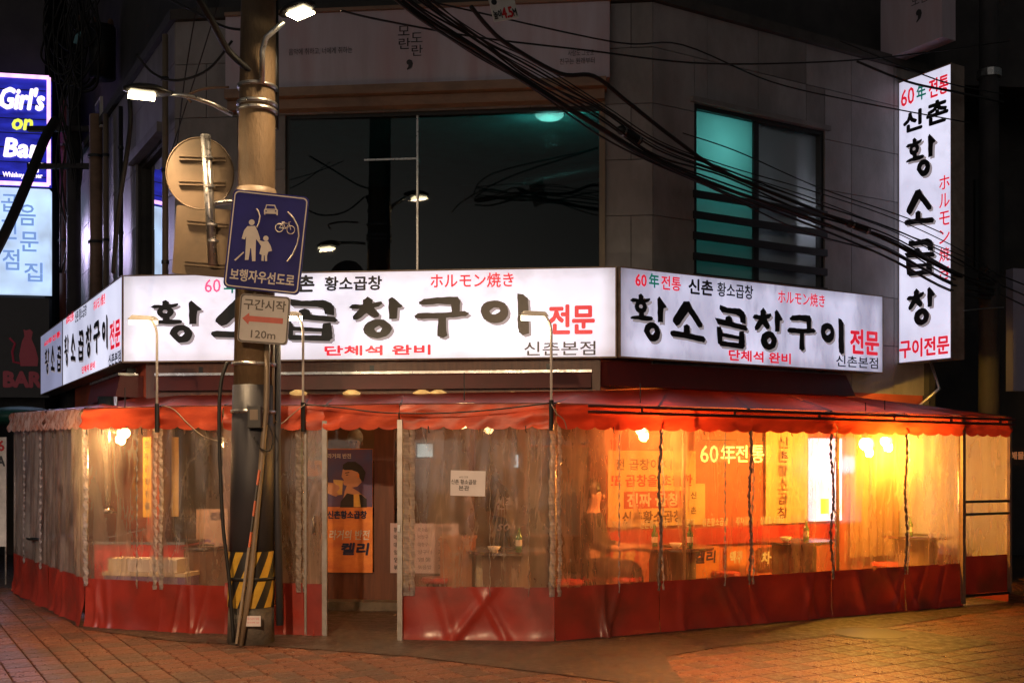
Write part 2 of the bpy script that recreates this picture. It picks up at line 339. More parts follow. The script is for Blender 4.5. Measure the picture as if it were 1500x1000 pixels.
M['skin'] = mat('skin', (.5, .27, .17), .5, (.45, .23, .14), 8)
M['hair'] = mat('hair', (.015, .011, .009), .5)
M['shirt'] = mat('cream_cloth', (.6, .52, .4), .85, (.5, .43, .32), 8)
M['dcloth'] = mat('dark_cloth', (.03, .028, .033), .85)
M['bcloth'] = mat('brown_cloth', (.16, .08, .05), .85)
M['yellow'] = mat('yellow_reflective', (.62, .38, .04), .45, (.45, .26, .03), 9, dirt=(.15, .09, .02), damt=.5)
M['stripeblk'] = mat('black_stripe', (.02, .018, .016), .5)
M['orange'] = mat('orange_tape', (.75, .14, .03), .4)
M['paper'] = mat('paper', (.68, .62, .62), .6, (.6, .54, .54), 3)
M['menu'] = mat('menu_board', (.42, .33, .36), .5, (.36, .28, .3), 2)
M['greenglass'] = mat('dark_green_panel', (.06, .055, .035), .3, (.045, .04, .028), 2)
M['glass'] = glassy('window_glass', (.33, .38, .38))
M['shopglass'] = glassy('shop_glass', (.8, .76, .7), .05)
M['frost'] = glassy('frosted_glass', (.25, .3, .3), .2, .7, (.6, .75, .72))
M['frost2'] = glassy('grey_frosted_glass', (.5, .5, .52), .25, .35, (.5, .5, .5))
M['lampcore'] = emis('lamp_core', (1, .82, .5), 30, 0)
M['lampdim'] = emis('lamp_core_soft', (1, .86, .66), 2.5, 0)
M['bulb'] = emis('warm_bulb', (1, .75, .35), 25, 0)
M['neong'] = emis('neon_yellow_green', (.75, 1, .25), 1.7, 0)
M['neonr'] = emis('neon_orange', (1, .75, .2), 1.6, 0)
M['neonpink'] = emis('neon_pink', (1, .5, 1), 1.7, .2, 6)
M['neonwhite'] = emis('neon_white', (1, .85, 1), 1.6, 0)
M['neonyel'] = emis('neon_yellow', (.9, 1, .1), 1.1, 0)
M['barblue'] = emis('bar_blue_face', (.02, .03, .5), .8, .35, 3, (.01, .01, .3), stretch=(1, 1, 4))
M['barsky'] = emis('bar_sky_face', (.36, .6, 1), 1.0, .4, 1.6, (.75, .85, 1))
M['barsky2'] = emis('bar_sky_lettering', (.25, .42, .85), .75, 0)
M['bardark'] = mat('dark_sign_face', (.02, .015, .02), .4)
M['bardred'] = emis('dim_red_lettering', (.25, .02, .035), .16, 0)
M['teal'] = mat('teal_wall', (.15, .5, .48), .7)
M['roomdark'] = mat('dark_room', (.05, .05, .05), .8)
M['tealglow'] = emis('fluorescent_teal', (.4, .9, .8), 3, 0)
M['tv'] = emis('screen_glow', (.55, .75, .9), .9, .4, 8)
M['litsign'] = emis('violet_white_light_box', (.86, .72, 1), 1.7, .25, 3)
M['violet'] = emis('violet_tube', (1, .25, 1), 2, .3, 9)
M['blueglow'] = emis('blue_strip', (.25, .5, 1), .4, .2, 4)
M['amber'] = emis('amber_glass', (1, .6, .2), .55, .5, 20)
M['lavwall'] = mat('lavender_wall', (.4, .36, .48), .6, (.33, .3, .4), 3, stretch=(1, 1, .3), dirt=(.2, .16, .2))
M['postersky'] = mat('poster_night', (.04, .06, .2), .4, (.12, .05, .1), 2)
M['posteror'] = mat('poster_orange', (.75, .28, .05), .4, (.5, .12, .03), 2.2, stretch=(1, 1, 2))
M['posterblue'] = mat('poster_blue', (.12, .35, .42), .5)
M['purple'] = mat('purple_cloth', (.2, .12, .3), .7)
M['greentarp'] = mat('green_tarp', (.02, .11, .08), .4)
M['foam'] = mat('foam_box', (.66, .58, .42), .7)
M['beer'] = mat('beer', (.8, .5, .1), .2)

# ------------------------------------------------------------------ lettering
_tc = {}
def text_geo(body, res=2):
    if body in _tc: return _tc[body]
    c = bpy.data.curves.new('t', 'FONT'); c.body = body; c.resolution_u = res; c.fill_mode = 'FRONT'
    o = bpy.data.objects.new('t', c); col.objects.link(o)
    dg = bpy.context.evaluated_depsgraph_get(); me = bpy.data.meshes.new_from_object(o.evaluated_get(dg))
    vs = [(v.co.x, v.co.y) for v in me.vertices]; fs = [tuple(p.vertices) for p in me.polygons]
    bpy.data.objects.remove(o); bpy.data.curves.remove(c); bpy.data.meshes.remove(me)
    x0 = min(v[0] for v in vs); x1 = max(v[0] for v in vs); y0 = min(v[1] for v in vs); y1 = max(v[1] for v in vs)
    _tc[body] = ([((x - x0) / (x1 - x0), (y - y0) / (y1 - y0)) for x, y in vs], fs, (x1 - x0) / (y1 - y0)); return _tc[body]
def text(mb, fr, body, u0, u1, v0, v1, d=.004, bold=0.0, slant=0):
    """fit one line in the rectangle; bold = stroke thickening in metres"""
    vs, fs, _ = text_geo(body)
    offs = [(0, 0)] if not bold else [(-bold, 0), (bold, 0), (0, bold), (0, -bold), (bold * .7, bold * .7), (-bold * .7, bold * .7), (bold * .7, -bold * .7), (-bold * .7, -bold * .7)]
    for k, (a, b) in enumerate(offs):
        mb.add([fr.p(u0 + x * (u1 - u0) + a + slant * y * (v1 - v0), v0 + y * (v1 - v0) + b, d + k * .00025) for x, y in vs], fs)
    return mb
def ptext(mb, fr, body, bx, d=.004, bold=0, slant=0):
    u0, u1, v0, v1 = fr.box(*bx, d); return text(mb, fr, body, u0, u1, v0, v1, d, bold, slant)

# brush-written characters, polygons traced in a local box (y down)
GL = {
 'hwang': ((103, 245, 478, 560), [[(190, 255), (215, 245), (240, 262), (235, 290), (190, 290)],
   [(103, 297), (130, 280), (190, 283), (240, 278), (305, 270), (308, 283), (265, 303), (200, 304), (130, 308)],
   [(195, 368), (243, 368), (246, 396), (193, 396)], [(108, 408), (150, 396), (240, 388), (320, 392), (338, 402), (328, 418), (250, 424), (150, 420), (112, 418)],
   [(383, 270), (402, 252), (440, 285), (478, 315), (470, 325), (447, 330), (440, 425), (388, 427)]],
   [([(150, 335), (158, 308), (190, 294), (240, 294), (268, 310), (276, 335), (262, 362), (235, 376), (190, 376), (160, 360)], [(192, 331), (200, 319), (222, 319), (231, 331), (222, 342), (200, 342)]),
    ([(240, 490), (262, 450), (300, 430), (350, 430), (395, 455), (413, 495), (400, 535), (370, 557), (310, 560), (275, 530)], [(300, 490), (318, 472), (345, 470), (355, 490), (335, 512), (315, 512)])]),
 'so': ((480, 385, 800, 740), [[(600, 390), (650, 385), (665, 420), (770, 575), (768, 605), (735, 610), (640, 480), (560, 600), (535, 612), (503, 575), (505, 550)],
   [(600, 605), (628, 588), (655, 605), (655, 680), (600, 670)], [(480, 680), (485, 660), (510, 652), (600, 660), (780, 685), (800, 710), (785, 740), (600, 712), (495, 705)]], []),
 'gop': ((888, 425, 1188, 805), [[(935, 425), (1000, 445), (1110, 440), (1155, 470), (1168, 500), (1168, 580), (1120, 565), (1112, 515), (1080, 500), (950, 490), (930, 465)],
   [(985, 530), (1015, 515), (1040, 530), (1048, 575), (985, 570)], [(888, 545), (985, 555), (1170, 590), (1188, 620), (1175, 640), (1000, 610), (915, 600)],
   [(905, 622), (940, 622), (955, 665), (955, 740), (945, 790), (915, 770)], [(1110, 650), (1150, 640), (1157, 690), (1162, 780), (1145, 803), (1100, 790)],
   [(945, 670), (1115, 690), (1115, 722), (945, 708)], [(925, 745), (1110, 755), (1158, 762), (1145, 805), (935, 790)]], []),
 'chang': ((108, 152, 385, 370), [[(180, 170), (205, 152), (232, 170), (228, 200), (180, 198)], [(108, 208), (125, 192), (185, 192), (275, 178), (283, 190), (262, 205), (215, 216), (125, 215)],
   [(175, 205), (222, 208), (205, 235), (155, 270), (132, 272), (128, 255)], [(190, 210), (235, 205), (265, 240), (262, 258), (240, 262), (200, 238)],
   [(312, 168), (330, 157), (360, 180), (385, 202), (375, 212), (360, 213), (355, 268), (315, 270)]],
   [([(182, 320), (195, 290), (240, 270), (290, 272), (325, 300), (332, 325), (310, 355), (260, 370), (215, 362), (190, 345)], [(238, 318), (265, 303), (280, 315), (270, 335), (250, 335)])]),
 'gu': ((442, 157, 725, 362), [[(465, 180), (490, 165), (560, 158), (665, 157), (678, 180), (674, 240), (635, 242), (630, 195), (560, 190), (490, 195), (468, 192)],
   [(442, 250), (460, 236), (560, 235), (700, 228), (725, 240), (705, 255), (600, 262), (480, 266), (448, 262)], [(565, 258), (605, 256), (605, 300), (612, 350), (590, 362), (560, 352)]], []),
 'i': ((780, 140, 1030, 348), [[(970, 140), (1000, 145), (1025, 165), (1030, 340), (1000, 348), (978, 335), (972, 310)]],
   [([(780, 230), (785, 195), (815, 178), (860, 172), (905, 185), (925, 220), (920, 260), (885, 285), (840, 288), (795, 265)], [(825, 225), (850, 208), (880, 212), (882, 230), (855, 243), (835, 242)])]),
}
def glyph(mb, fr, key, u0, u1, v0, v1, d0, d1, du=0, dv=0):
    (x0, y0, x1, y1), polys, rings = GL[key]
    q = lambda p: (u0 + (p[0] - x0) / (x1 - x0) * (u1 - u0) + du, v1 - (p[1] - y0) / (y1 - y0) * (v1 - v0) + dv)
    rnd = random.Random(hash(key) % 99 if False else len(key) * 7 + int(x0))
    def rough(pl):
        out = []
        for i in range(len(pl)):
            a, b = pl[i], pl[(i + 1) % len(pl)]; out.append(a)
            L = math.hypot(b[0] - a[0], b[1] - a[1]); n = int(L / ((x1 - x0) * .09))
            for k in range(1, n + 1):
                t = k / (n + 1); s = (x1 - x0) * .007
                out.append((a[0] + (b[0] - a[0]) * t + rnd.uniform(-s, s), a[1] + (b[1] - a[1]) * t + rnd.uniform(-s, s)))
        return out
    e = 0
    for pl in polys:
        pts = [q(p) for p in rough(pl)][::-1]; mb.prism(fr, pts, d0, d1 + e); e += .0004
    for o, i in rings: mb.ring(fr, [q(p) for p in o], [q(p) for p in i], d0, d1 + e); e += .0004

def ground_poly(name, pts, z, mt, kind='structure', parent=None):
    n = len(pts); mb = MB(); mb.add([V((p[0], p[1], z)) for p in pts], [tuple(range(n))]); o = mb.build(name, mt, parent)
    o['kind'] = kind; return o
def area(name, loc, to, size, power, color, parent=None, size_y=None, spread=None):
    l = bpy.data.lights.new(name, 'AREA'); l.energy = power; l.color = color; l.size = size
    if size_y: l.shape = 'RECTANGLE'; l.size_y = size_y
    if spread: l.spread = spread
    o = bpy.data.objects.new(name, l); o.location = loc; o.rotation_euler = (V(to) - V(loc)).to_track_quat('-Z', 'Y').to_euler(); col.objects.link(o); return o
def point(name, loc, power, color, r=.05):
    l = bpy.data.lights.new(name, 'POINT'); l.energy = power; l.color = color; l.shadow_soft_size = r
    o = bpy.data.objects.new(name, l); o.location = loc; col.objects.link(o); return o

# ================================================================== GROUND
A_ = V((-.507, .862, 0)).normalized(); B_ = V((.862, .507, 0)).normalized()
mb = MB(); mb.sheet(2, 2, lambda a, b: (-150 + 300 * a, -40 + 240 * b, 0)); mb.build('ground', M['asphalt'], kind='structure')
TZ = .02
# tent footprint (outer line), index = seam
T = [V((-6.25, 13.7, 0)), V((-5.10, 12.02, 0)), V((-4.17, 10.67, 0)), V((-3.33, 10.34, 0)), V((-2.67, 10.16, 0)), V((-1.93, 10.12, 0)), V((-1.72, 10.1, 0)),
     V((-1.005, 9.86, 0)), V((.38, 9.77, 0))]
rdir = V((.886, .463, 0)).normalized()
def on_right(px):
    k = (px - 750) / FPX; s = (k * 9.77 - .38) / (rdir.x - k * rdir.y); return V((.38, 9.77, 0)) + rdir * s
T += [on_right(x) for x in (965, 1097, 1218, 1325, 1407, 1477)]
def inside(p, poly):
    c = False
    for i in range(len(poly)):
        a, b = poly[i], poly[i - 1]
        if (a[1] > p[1]) != (b[1] > p[1]) and p[0] < (b[0] - a[0]) * (p[1] - a[1]) / (b[1] - a[1]) + a[0]: c = not c
    return c
def gp(*l): return [tuple(G(x, y)[:2]) for x, y in l]
tarmac = gp((60, 893), (125, 925), (250, 942), (395, 950), (600, 965), (905, 1003), (940, 1040), (1040, 1040), (985, 985), (975, 965), (1060, 950), (1180, 938), (1240, 930), (1480, 893), (1500, 870), (1380, 862), (1000, 875), (600, 880), (250, 880), (60, 860))
ground_poly('footway_tarmac', tarmac, .0275, M['strip'])
patch = gp((1262, 938), (1330, 926), (1462, 944), (1372, 961)); ground_poly('tarmac_patch', patch, .0265, M['strip'])
pav = thing('pavement', '', ''); del pav['label']; del pav['category']; pav['kind'] = 'structure'
cells = []
o0 = V((0, 8.2, 0)); s = .21
tent_poly = [(p.x, p.y) for p in T] + [(4, 16), (-6, 16)]
for i in range(-60, 80):
    for j in range(-40, 60):
        c = o0 + B_ * (i * s) + A_ * (j * s)
        if not (-8 < c.x < 11 and 3.0 < c.y < 19): continue
        px, py = 750 + c.x / c.y * FPX, HZ + CH / c.y * FPX
        if inside(c, tent_poly): continue
        cr = [c + B_ * (a * s / 2) + A_ * (b * s / 2) for a in (-1, 1) for b in (-1, 1)]
        if all(inside(q, tarmac) for q in cr) or all(inside(q, patch) for q in cr): continue
        if c.y > 12.3 + max(0, c.x - 4.8) * 1.2 and c.x > -4: continue
        if c.x < -5.2 - 0 and c.y > 14: continue
        vis = -20 < px < 1520 and py < 1010
        cells.append((0 if vis else 1, c.length, c))
cells.sort(key=lambda t: t[:2])
tile_me = []
for k in range(6):
    rr = random.Random(k); h = s / 2 - .0035; t = .018
    vs = [(-h, -h, 0), (h, -h, 0), (h, h, 0), (-h, h, 0)]; e = .006
    up = [(-h + e, -h + e, t + rr.uniform(-.0006, .0006)), (h - e, -h + e, t + rr.uniform(-.0006, .0006)), (h - e, h - e, t + rr.uniform(-.0006, .0006)), (-h + e, h - e, t + rr.uniform(-.0006, .0006))]
    me = bpy.data.meshes.new('paver'); md = [(-h, -h, t - .005), (h, -h, t - .005), (h, h, t - .005), (-h, h, t - .005)]
    me.from_pydata(vs + md + up, [], [(0, 1, 5, 4), (1, 2, 6, 5), (2, 3, 7, 6), (3, 0, 4, 7), (4, 5, 9, 8), (5, 6, 10, 9), (6, 7, 11, 10), (7, 4, 8, 11), (8, 9, 10, 11)])
    me.materials.append(M['paver%d' % (k % 3 + 1)]); tile_me.append((me, vs + md + up))
ang = math.atan2(B_.y, B_.x); rest = {0: MB(), 1: MB(), 2: MB()}
for n, (a, b, c) in enumerate(cells):
    k = random.randrange(6)
    if n < 300:
        o = bpy.data.objects.new('paver', tile_me[k][0]); col.objects.link(o); o.parent = pav
        o.location = (c.x, c.y, .004 + random.uniform(-.0012, .0012)); o.rotation_euler = (random.uniform(-.004, .004), random.uniform(-.004, .004), ang)
    else:
        z = .004 + random.uniform(-.0012, .0012)
        rest[k % 3].add([c + B_ * v[0] + A_ * v[1] + V((0, 0, v[2] + z)) for v in tile_me[k][1]],
                 [(0, 1, 5, 4), (1, 2, 6, 5), (2, 3, 7, 6), (3, 0, 4, 7), (4, 5, 9, 8), (5, 6, 10, 9), (6, 7, 11, 10), (7, 4, 8, 11), (8, 9, 10, 11)])
for k in rest:
    rest[k].build('paver_field', M['paver%d' % (k + 1)], pav, kind='stuff')
# manhole cover by the right wall
mh = thing('manhole_cover', 'dark round manhole cover in the pavement before the right curtain', 'manhole cover', G(1275, 931))
mb = MB(); mb.lathe(G(1275, 931) + V((0, 0, .022)), [(.33, 0), (.33, .006)], 28); mb.build('lid', M['black'], mh)
mb = MB(); mb.lathe(G(1275, 931) + V((0, 0, .02)), [(.37, 0), (.37, .005)], 28); mb.build('rim', M['polebase'], mh)

# ================================================================== BUILDING
bld = thing('corner_building', 'stone clad corner building over the grill restaurant, dark windows upstairs', 'building', (-1.5, 14, 0))
Bc = V((1.56, 12.1, 0)); Uf = V((.995, -.1, 0)).normalized(); Ur = V((.862, .507, 0)).normalized(); Ul = V((.507, -.862, 0)).normalized()
LF = 5.49
UF = Frame(Bc - Uf * LF, Uf); UR = Frame(Bc, Ur); LL = 10.5; UL = Frame(Bc - Uf * LF - Ul * LL, Ul)
ZT = 6.72
def facade(fr, L, z0, z1, opens, pw, ph, name):
    wall = MB()
    us = sorted(set([0, L] + [o[0] for o in opens] + [o[1] for o in opens])); vs = sorted(set([z0, z1] + [o[2] for o in opens] + [o[3] for o in opens]))
    isop = lambda u, v: any(o[0] < u < o[1] and o[2] < v < o[3] for o in opens)
    for i in range(len(us) - 1):
        for j in range(len(vs) - 1):
            if not isop((us[i] + us[i + 1]) / 2, (vs[j] + vs[j + 1]) / 2): wall.fbox(fr, us[i] + .0005 * i, us[i + 1], vs[j], vs[j + 1], -.2, -.035)
    wall.build('wall', M['grout'], bld)
    r = 0; v = z0
    while v < z1 - .02:
        v1 = min(v + ph, z1)
        cuts = [0]; u = pw * (.5 if r % 2 else 1)
        if name == 'r': u = pw
        while u < L - .05: cuts.append(u); u += pw
        cuts.append(L)
        for o in opens:
            if o[2] < v1 - .02 and o[3] > v + .02: cuts += [o[0], o[1]]
        cuts = sorted(set(round(c, 3) for c in cuts))
        for a, b in zip(cuts[:-1], cuts[1:]):
            if b - a < .04: continue
            vv = [v, v1]
            for o in opens:
                if o[0] < (a + b) / 2 < o[1]: vv += [x for x in (o[2], o[3]) if v + .02 < x < v1 - .02]
            vv.sort()
            for c, d in zip(vv[:-1], vv[1:]):
                if isop((a + b) / 2, (c + d) / 2): continue
                g = .004; j = random.uniform(0, .004)
                p = MB().fbox(fr, a + g, b - g, c + g, d - g, -.03, 0 + j)
                p.build('stone_panel', random.choice([M['stone'], M['stone'], M['stone2']]), bld)
        v = v1; r += 1
# openings
fu0 = UF.uv(418, 300)[0]; fu1 = UF.uv(882, 300)[0]; fz1 = 5.6
ru0 = UR.uv(1017, 300)[0]; ru1 = UR.uv(1208, 300)[0]
lu0 = UL.uv(199, 300)[0]; lu1 = UL.uv(238, 300)[0]
facade(UF, LF, 2.5, ZT, [(fu0, fu1, 3.1, fz1)], .75, .62, 'f')
facade(UR, 4.5, 2.5, ZT, [(ru0, ru1, 3.2, 5.7)], .78, .62, 'r')
facade(UL, LL, 2.5, ZT, [(lu0, lu1, 3.2, 5.58)], .95, .75, 'l')
# ledge and upper storeys set back
for fr, L in ((UF, LF), (UR, 4.5), (UL, LL)):
    MB().fbox(fr, -.02, L + .02, ZT + .003, ZT + .12, -.5, .06).build('ledge', M['grout'], bld)
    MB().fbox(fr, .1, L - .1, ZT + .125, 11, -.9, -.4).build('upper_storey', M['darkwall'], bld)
e = UR.p(4.5, 0, 0)
MB().bar(e + V((0, 0, 0)) + A_ * .1, e + V((0, 0, 9)) + A_ * .1, .2).build('corner_pier', M['darkwall'], bld)
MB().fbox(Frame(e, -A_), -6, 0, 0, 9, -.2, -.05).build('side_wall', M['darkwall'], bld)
# rooms upstairs
def slab(pts, z0, z1):
    n = len(pts); return MB().add([V((p.x, p.y, z0)) for p in pts] + [V((p.x, p.y, z1)) for p in pts], [tuple(reversed(range(n))), tuple(range(n, 2 * n))] + [(i, (i + 1) % n, n + (i + 1) % n, n + i) for i in range(n)])
fpu = [UF.p(.1, 0, -.25), UF.p(LF - .1, 0, -.25), UR.p(.1, 0, -.25), UR.p(4.3, 0, -.25), UR.p(4.3, 0, -5), UL.p(LL - 6, 0, -.25), UL.p(LL - .1, 0, -.25)]
slab(fpu, 2.78, 2.9).build('room_floor', M['roomdark'], bld)
slab(fpu, 5.85, 5.95).build('room_ceiling', M['teal'], bld)
MB().fbox(UF, -2, LF + 2, 2.9, 5.85, -4.4, -4.3).build('room_back_wall', M['roomdark'], bld)
# main picture window
def window(name, fr, u0, u1, z0, z1, fm, fw=.06, d=-.08):
    f = MB()
    f.fbox(fr, u0, u1, z1 - fw, z1, d - .05, d + .03); f.fbox(fr, u0, u1, z0, z0 + fw, d - .05, d + .03)
    f.fbox(fr, u0, u0 + fw, z0 + fw, z1 - fw, d - .05, d + .03); f.fbox(fr, u1 - fw, u1, z0 + fw, z1 - fw, d - .05, d + .03)
    w = f.build('window', fm, bld); return w
w1 = window('w', UF, fu0, fu1, 3.1, fz1, M['black'], .035)
mu = UF.uv(612, 250, -.08)[0]; PF = Frame(UF.p((fu0 + fu1) / 2, 0, 0), V((math.cos(R(-4.1)), math.sin(R(-4.1)), 0))); hw_ = (fu1 - fu0) / 2
MB().fbox(PF, -hw_ + .036, mu - (fu0 + fu1) / 2 - .012, 3.136, fz1 - .036, -.1, -.09).build('pane', M['glass'], w1)
MB().fbox(PF, mu - (fu0 + fu1) / 2 + .012, hw_ - .036, 3.136, fz1 - .036, -.1, -.09).build('pane', M['glass'], w1)
MB().fbox(UF, mu - .011, mu + .011, 3.136, fz1 - .036, -.11, -.05).build('mullion', M['steel'], w1)
a = UF.uv(534, 235, -.08); MB().fbox(UF, a[0], mu - .013, a[1] - .01, a[1] + .01, -.088, -.06).build('transom', M['steel'], w1)
MB().fbox(UF, fu1 - .03, fu1 + .035, 3.1, fz1 + .05, -.02, .05).build('edge_trim', M['conduit'], w1)
# right window: two sashes and security bars
w2 = window('w', UR, ru0, ru1, 3.2, 5.7, M['black'], .05, -.05)
rm = UR.uv(1108, 300, -.05)[0]
MB().fbox(UR, ru0 + .051, rm - .04, 3.25, 5.649, -.09, -.08).build('pane', M['frost'], w2)
MB().fbox(UR, rm + .04, ru1 - .051, 3.25, 5.649, -.11, -.10).build('pane', M['frost2'], w2)
MB().fbox(UR, rm - .039, rm + .039, 3.25, 5.649, -.12, -.05).build('mullion', M['black'], w2)
MB().fbox(UR, ru0 - .06, ru1 + .06, 5.703, 5.76, -.03, .05).build('lintel', M['stone2'], w2)
for k in range(6):
    z = 4.62 - k * .235
    MB().fbox(UR, ru0 - .03, ru1 + .01, z, z + .085, .012, .04).build('security_bar', M['black'], w2)
MB().sheet(40, 4, lambda a, b: UR.p(rm + .45 + a * .3, 3.3 + b * 2.3, -.2 + .03 * math.sin(a * 26))).build('curtain', M['purple'], w2, True)
MB().sheet(8, 4, lambda a, b: UR.p(rm + .1 + a * .9, 3.3 + b * 2.3, -.5)).build('inner_wall', M['lavwall'], w2)
# teal lit alcove behind left sash
al = MB(); al.fbox(UR, ru0 - .1, rm + .02, 3.2, 5.75, -1.2, -1.15); al.fbox(UR, rm + .03, rm + .06, 3.2, 5.75, -1.2, -.13)
al.fbox(UR, ru0 - .16, ru0 - .11, 3.2, 5.75, -1.2, -.21); al.build('alcove_wall', M['teal'], w2)
p = UR.p((ru0 + rm) / 2, 5.3, -.55); point('alcove_tube_light', p, 8, (.34, 1, 1), .12)
p = UR.p(rm + .9, 4.6, -.45); point('side_room_light', p, 11, (.8, .9, 1), .1)
# left window with violet light
w3 = window('w', UL, lu0, lu1, 3.2, 5.58, M['grout'], .05, -.1)
MB().fbox(UL, lu0 + .05, lu1 - .05, 3.25, 5.53, -.13, -.12).build('pane', M['glass'], w3)
lv = MB(); lv.fbox(UL, lu0 - .1, lu1 + .1, 3.1, 5.7, -.9, -.85); lv.build('inner_wall', M['lavwall'], w3)
q = UL.box(206, 247, 211, 290, -.3); MB().fbox(UL, q[0], q[1], q[2], q[3], -.33, -.3).build('neon_tube', M['violet'], w3)
q = UL.box(205, 330, 213, 402, -.5); MB().fbox(UL, q[0], q[1], q[2] - .3, q[3], -.53, -.5).build('light_strip', M['blueglow'], w3)
point('violet_window_light', UL.p((lu0 + lu1) / 2, 4.9, -.45), 2.2, (.35, .2, 1), .1)
MB().fbox(UL, lu0 - .12, lu1 + .1, 5.583, 5.70, -.03, .09).build('lintel', M['stone2'], w3)
# teal ceiling lamp in the front room
lp = thing('ceiling_lamp', 'round teal glowing ceiling lamp seen through the big upstairs window', 'ceiling lamp', UF.p(UF.uv(800, 155)[0], 5.6, -1))
c = UF.p(UF.uv(805, 160, -.9)[0], 5.80, -.9)
MB().lathe(c, [(.13, -.05), (.17, -.02), (.17, .045)], 20).build('diffuser', M['tealglow'], lp); MB().lathe(c, [(.19, .028), (.2, .04), (.2, .05)], 20).build('rim', M['black'], lp)
point('teal_room_light', c - V((0, 0, .3)), 24, (.3, 1, .9), .1)
# duct inside the room
MB().tube([UF.p(UF.uv(770, 200, -2)[0] + x, 5.25 + .2 * math.sin(x), -2) for x in [k * .4 for k in range(-2, 8)]], .1, 10).build('ceiling_duct', M['black'], bld, True)

# billboard above the window and the trim under it
bb = thing('billboard', 'long dull lavender unlit billboard above the big upstairs window', 'billboard', UF.p(2.5, 5.9, .1))
u0 = UF.uv(330, 60, .22)[0]; u1 = UF.uv(893, 60, .22)[0]; z0 = 5.83; z1 = 6.66
MB().fbox(UF, u0, u1, z0, z1, .02, .215).build('panel', M['board'], bb)
x = MB(); BF = Frame(UF.p(0, 0, .22), Uf)
ptext(x, BF, '모란', (583, 38, 600, 72)); x2 = MB()
x = MB(); ptext(x, BF, '모', (583, 38, 600, 52), .003); ptext(x, BF, '란', (584, 56, 601, 72), .003); ptext(x, BF, '도', (602, 48, 619, 62), .003); ptext(x, BF, '란', (603, 66, 619, 82), .003); ptext(x, BF, ',', (596, 88, 604, 102), .003, .006)
x.build('title_lettering', M['dullink'], bb)
x = MB(); ptext(x, BF, '음악에 취하고, 너에게 취하는', (423, 70, 516, 80), .003); ptext(x, BF, '사람도 그곳도', (832, 73, 870, 82), .003); ptext(x, BF, '친구는 원래부터', (820, 85, 871, 94), .003); x.build('slogan_lettering', M['dullink'], bb)
tr = MB(); tr.fbox(UF, u0, fu1 + .05, 5.73, 5.828, .01, .26); tr.fbox(UF, u0, fu1 + .03, 5.62, 5.727, .01, .16); tr.fbox(UF, u0, u1 + .01, 6.662, 6.70, .01, .25)
tr.build('trim', M['brownmetal'], bb)

# pipes on the left wall
def pipe(px, z0, z1, r, mt, label, fr=UL, d=.08):
    u = fr.uv(px, 350, d)[0]; b = fr.p(u, z0, d); t = thing('drain_pipe', label, 'pipe', b)
    MB().tube([b, fr.p(u, z1, d)], r, 10).build('pipe', mt, t, True)
    for k in range(3):
        z = z0 + (z1 - z0) * (k + .5) / 3; MB().lathe(fr.p(u, z, d), [(r * 1.25, 0), (r * 1.25, .04)], 12).build('bracket', M['black'], t)
pipe(242, 3.4, 6.6, .035, M['conduit'], 'slim pale pipe running beside the violet window')
pipe(141, 3.0, 6.9, .10, M['brownmetal'], 'thick brown drain pipe on the pale left wall')
pipe(155, 3.0, 6.7, .04, M['conduit'], 'thin grey conduit between the brown pipe and the street lamp')
pipe(177, 3.0, 6.5, .03, M['cable'], 'black downpipe below the left street lamp head')
pipe(96, 3.0, 8, .10, mat('dark_red_pipe', (.12, .03, .02), .5), 'dark red downpipe beside the bar signs')
# small white window on the far left wall
a = UL.box(144, 148, 152, 192); MB().fbox(UL, a[0], a[1], a[2], a[3], .01, .05).build('vent_frame', M['whitepaint'], bld); MB().fbox(UL, a[0] + .06, a[1] - .06, a[2] + .05, a[3] - .05, .052, .06).build('vent_opening', M['black'], bld)

# neighbours as dark masses
nb = thing('neighbour_building', 'dark building behind the stacked bar signs at the left edge', 'building', (-14, 20, 0))
MB().hexa([V(p) for p in ((-19, 19.4, 0), (-8.3, 19.4, 0), (-9.3, 27, 0), (-19, 27, 0), (-19, 19.4, 12), (-8.3, 19.4, 12), (-9.3, 27, 12), (-19, 27, 12))]).build('wall', M['darkwall'], nb)
for k in range(3):
    MB().fbox(Frame((-8.9, 19.39, 0), (1, 0, 0)), -1.5, -.9, 5.5 + k * 2, 6.6 + k * 2, .002, .03).build('window', M['black'], nb)
nb = thing('rear_building', 'dark block closing the lane between bar signs and corner building', 'building', (-9, 34, 0))
MB().hexa([V(p) for p in ((-14, 33, 0), (-4, 33, 0), (-4, 40, 0), (-14, 40, 0), (-14, 33, 16), (-4, 33, 16), (-4, 40, 16), (-14, 40, 16))]).build('wall', M['darkwall'], nb)
MB().fbox(Frame((-14, 32.99, 0), (1, 0, 0)), 1.0, 1.5, 7.2, 9, 0, .03).build('window', emis('dim_blue_window', (.2, .4, .5), .3), nb)
nb = thing('side_street_building', 'dark building beyond the tall upright sign on the right', 'building', (12, 22, 0))
MB().hexa([V(p) for p in ((5.9, 18.6, 0), (20, 22.5, 0), (20, 32, 0), (5.9, 32, 0), (5.9, 18.6, 13), (20, 22.5, 13), (20, 32, 13), (5.9, 32, 13))]).build('wall', M['darkwall'], nb)
for k in range(4):
    a = Frame((5.9, 18.6, 0), (14.1, 3.9, 0)); MB().fbox(a, 1.2 + k * 1.1, 1.8 + k * 1.1, 5, 6.6, .002, .05).build('window', M['black'], nb)
MB().fbox(Frame((2, 16.5, 0), (1, .1, 0)), -1, 10, 7.5, 14, -.5, 0).build('wall', M['darkwall'], nb)
